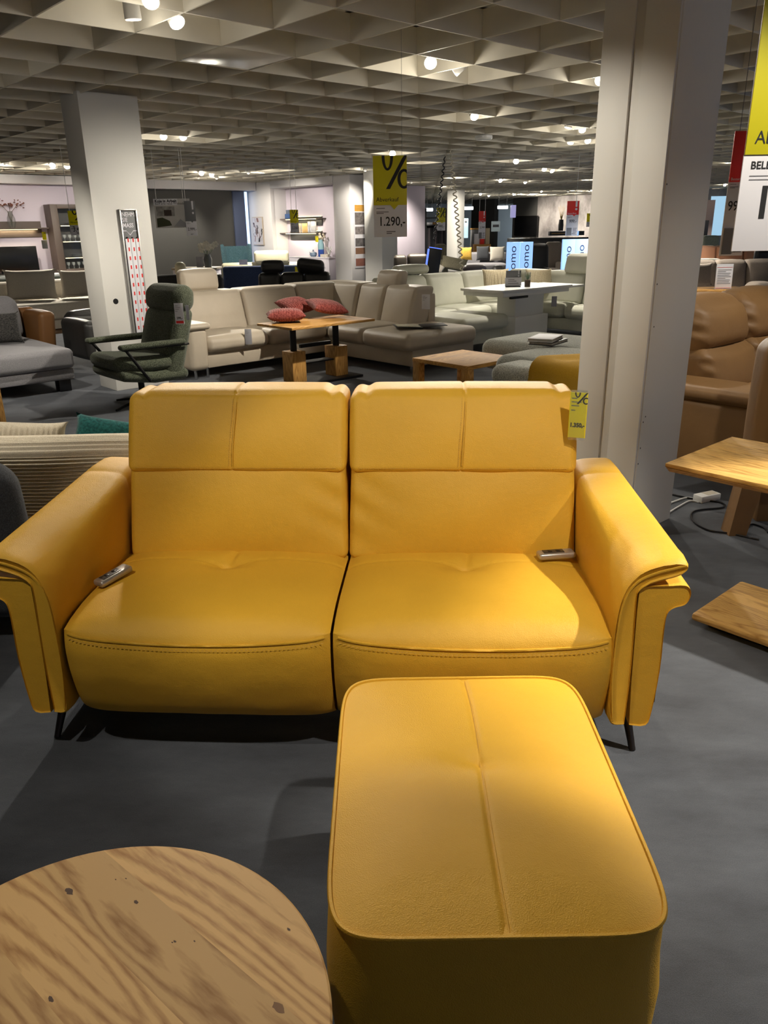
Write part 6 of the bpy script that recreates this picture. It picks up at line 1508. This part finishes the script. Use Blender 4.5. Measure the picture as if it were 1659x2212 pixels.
# material sample board on the wall end, brown door leaf
pE = 15.05
def ep(px, py): p = atv(px, py, pE - 0.005); return UV(p)[0], p.z
zt_ = atv(730, 440, pE).z; zb_ = atv(752, 580, pE).z
sbx = thing('sample_board', 'tall board of interior photographs and material samples on the wall end', 'poster board', W(NU + 0.28, pE - 0.012, zb_), GA)
hh = zt_ - zb_
box('board', (0.36, 0.012, hh), (0, 0, hh / 2), M_PAPER, sbx, bev=0.002)
for z0_, z1_, c, lb in ((0.885, 0.985, 'b98a3a', 'ochre_card'), (0.68, 0.87, '6a6462', 'room_photo'), (0.53, 0.65, '77706e', 'room_photo'), (0.34, 0.47, '5e5a5a', 'room_photo'), (0.22, 0.32, '7c5a44', 'wood_sample'), (0.03, 0.15, '8a5a4e', 'wood_sample')):
    quad(lb, [(-0.16, -0.007, z0_ * hh), (0.16, -0.007, z0_ * hh), (0.16, -0.007, z1_ * hh), (-0.16, -0.007, z1_ * hh)], mat('print_' + c, c, 0.6, var=0.5 if lb == 'room_photo' else 0.15, vscale=14), sbx)
p0 = atv(757, 451, 16.5); p1 = atv(782, 451, 16.5); u0_, u1_ = UV(p0)[0], UV(p1)[0]
dr = wbox('door_1', u0_, u1_, 16.5, 16.55, 0, p0.z, W_DARKP); struct(dr)
hd = box('door_handle', (0.02, 0.03, 0.14), W(u1_ - 0.05, 16.48, 1.6), M_BLKM, None, rot=(0, 0, GA)); hd.parent = dr; hd.matrix_parent_inverse = dr.matrix_basis.inverted()
# ------------------------------------------------------------------ furniture before the dark wall
a, b = uvp(515, 20.2)
wc = Suite('wing_chair', 'sky blue velvet wing chair before the dark wall', 'armchair', a, b, rz=0.25)
def wingf(u, v):
    an = math.radians(-105 + 210 * u); sd = abs(2 * u - 1)
    rad = 0.26 + 0.09 * v ** 1.5
    top = 1.12 + 0.06 * (1 if sd > 0.55 else 0) * math.sin(PI * min(1, (sd - 0.55) / 0.45)) - 0.34 * max(0, sd - 0.85) / 0.15
    z = 0.42 + (top - 0.42) * v
    return (rad * 1.08 * math.sin(an), -0.08 + rad * 0.85 * math.cos(an) + 0.12 * v, z)
surf('backrest', wingf, 40, 16, F_LBLUE, wc.t, thick=0.06, angle=80)
for s in (-1, 1): rbox('armrest', (0.10, 0.42, 0.30), (s * 0.30, -0.16, 0.47), F_LBLUE, wc.t, r=0.045, n=6)
rbox('seat', (0.55, 0.6, 0.2), (0, -0.12, 0.38), F_LBLUE, wc.t, r=0.06, bulge=(0, 0, 0.02), n=7)
for x in (-0.25, 0.25):
    for y in (-0.35, 0.15): lathe('leg', [(0, 0), (0.014, 0), (0.02, 0.28), (0, 0.28)], M_BLKM, wc.t, (x, y, 0), seg=8)
tag_card(516, 561, 535, 572, 17.6, 'white card with red edge before the sky blue wing chair', 'white', None)
a, b = uvp(588, 18.6)
cr_ = Suite('cream_sofa', 'cream leather sofa with long headrest behind the navy sofa', 'sofa', a, b, rz=0.0)
L_CRM = leather('leather_cream', 'd6cfb0', 0.5)
S(551, 625, 18.6, 0.78, 1.06, 0.18, L_CRM, cr_, 'headrest', r=0.07); S(480, 660, 18.7, 0.3, 0.80, 0.25, L_CRM, cr_, 'backrest'); S(480, 660, 18.95, 0.0, 0.4, 0.7, L_CRM, cr_, 'seat')
a, b = uvp(572, 16.4)
nv = Suite('navy_sofa', 'navy velvet sofa seen from behind the black leather sofa', 'sofa', a, b, rz=math.radians(6))
o_ = nv.t.location
rbox('backrest', (1.65, 0.22, 0.62), (0, 0, 0.52), F_BLUE, nv.t, r=0.05, bulge=(0, 0.01, 0), n=8); rbox('seat', (1.6, 0.8, 0.35), (0, 0.5, 0.27), F_BLUE, nv.t, r=0.05, n=7); rbox('armrest', (0.2, 0.85, 0.5), (-0.75, 0.5, 0.4), F_BLUE, nv.t, r=0.05, n=7)
tag_card(637, 576, 651, 594, 16.0, 'yellow percent tag hanging on the navy sofa back', 'yellow')
a, b = uvp(640, 12.9)
bk_ = Suite('black_sofa', 'black leather sofa with two raised headrests behind the beige sofa', 'sofa', a, b, rz=0.0)
for x0, x1 in ((556, 604), (605, 655), (656, 712)): S(x0, x1, 12.9, 0.42, 0.86, 0.24, L_BLACK, bk_, 'back_cushion', lean=0.25)
S(530, 740, 12.2, 0.0, 0.46, 0.75, L_BLACK, bk_, 'seat'); S(470, 560, 12.3, 0.0, 0.62, 0.6, L_BLACK, bk_, 'armrest', r=0.1); S(700, 790, 12.3, 0.0, 0.66, 0.9, L_BLACK, bk_, 'armrest', r=0.1)
S(564, 614, 12.9, 0.87, 1.05, 0.14, L_BLACK, bk_, 'headrest', r=0.06)
h2 = S(641, 700, 12.85, 0.86, 1.03, 0.30, L_BLACK, bk_, 'headrest', r=0.07); h2.rotation_euler = (-0.5, 0.12, 0)
for px in (575, 603, 668, 690):
    q = aty(px, 600, 13.0) - bk_.t.location; tube('bracket', [(q.x, q.y + 0.05, 0.80), (q.x, q.y + 0.05, 0.92)], 0.01, M_CHROME, bk_.t, seg=6)
a, b = uvp(395, 14.0)
bl = Suite('dark_sofa', 'dark leather sofa right of the ruler column before the dark wall', 'sofa', a, b, rz=0.0)
S(330, 478, 14.0, 0.28, 0.80, 0.25, L_BLACK, bl, 'backrest', r=0.07); S(330, 478, 13.2, 0.0, 0.45, 0.8, L_BLACK, bl, 'seat')
a, b = uvp(430, 16.2)
sl = Suite('grey_lowboard', 'pale grey lowboard before the dark wall carrying the orchids', 'cabinet', a, b, rz=0.0)
zo = aty(450, 578, 16.2).z; o_ = sl.t.location; x0 = aty(375, 600, 16.2).x - o_.x; x1 = aty(468, 600, 16.2).x - o_.x
box('body', (x1 - x0, 0.5, zo - 0.04), ((x0 + x1) / 2, 0.25, (zo - 0.04) / 2), M_LIL, sl.t); box('top', (x1 - x0 + 0.04, 0.54, 0.04), ((x0 + x1) / 2, 0.25, zo - 0.02), mat('top_taupe', 'a39a8c', 0.5), sl.t)
q = aty(450, 578, 16.4)
orc = thing('orchid_vase', 'grey glass vase with white orchids before the dark wall', 'vase', (q.x, 16.4, zo), 0)
lathe('vase_body', [(0, 0), (0.07, 0), (0.09, 0.15), (0.06, 0.24), (0.065, 0.25), (0, 0.25)], mat('glass_grey', '5a5e60', 0.2), orc, seg=18)
rn = random.Random(21); M_ORCH = mat('orchid_white', 'e2ded0', 0.7)
for k in range(9):
    c = Vector((rn.uniform(-.18, .18), rn.uniform(-.05, .05), 0.33 + rn.uniform(0, .12)))
    tube('stem', [(0, 0, 0.2), (c.x * .4, c.y, 0.28), c], 0.004, mat('stem_green', '47603a', 0.7), orc, seg=5)
    bm = bmesh.new()
    for j in range(5):
        a_ = j * 2 * PI / 5; bmesh.ops.create_icosphere(bm, subdivisions=1, radius=1, matrix=Matrix.Translation(c + Vector((0.035 * math.cos(a_), -0.01, 0.035 * math.sin(a_)))) @ Matrix.Diagonal((0.032, 0.012, 0.032, 1)))
    finish(bm, 'blossom', M_ORCH, orc)
q = aty(430, 578, 16.2); ld_ = thing('leaflet_stand', 'grey leaflet stand beside the white orchids', 'sign', (q.x, 16.3, zo), 0.2); box('card', (0.13, 0.01, 0.20), (0, 0, 0.105), MATS['card_grey'], ld_, bev=0.001, rot=(-0.2, 0, 0)); box('foot', (0.13, 0.08, 0.008), (0, 0.01, 0.004), M_GLASS, ld_, bev=0)
a, b = uvp(385, 15.4)
pc_ = Suite('white_armchair', 'pale armchair partly hidden by the beige headrest', 'armchair', a, b, rz=0.0)
S(378, 400, 15.4, 0.55, 0.95, 0.2, L_CRM, pc_, 'backrest', r=0.07); S(374, 402, 14.9, 0.0, 0.5, 0.6, L_CRM, pc_, 'seat')
# ------------------------------------------------------------------ lettering curves become plain meshes
bpy.context.view_layer.update()
dg = bpy.context.evaluated_depsgraph_get()
for o in [o for o in SC.objects if o.type == 'FONT']:
    me = bpy.data.meshes.new_from_object(o.evaluated_get(dg)); me.name = 'lettering'
    if not me.materials: me.materials.append(o.data.materials[0])
    n = bpy.data.objects.new('lettering', me); COL.objects.link(n); n.parent = o.parent
    n.location = o.location; n.rotation_euler = o.rotation_euler; n.scale = o.scale
    bpy.data.objects.remove(o, do_unlink=True)
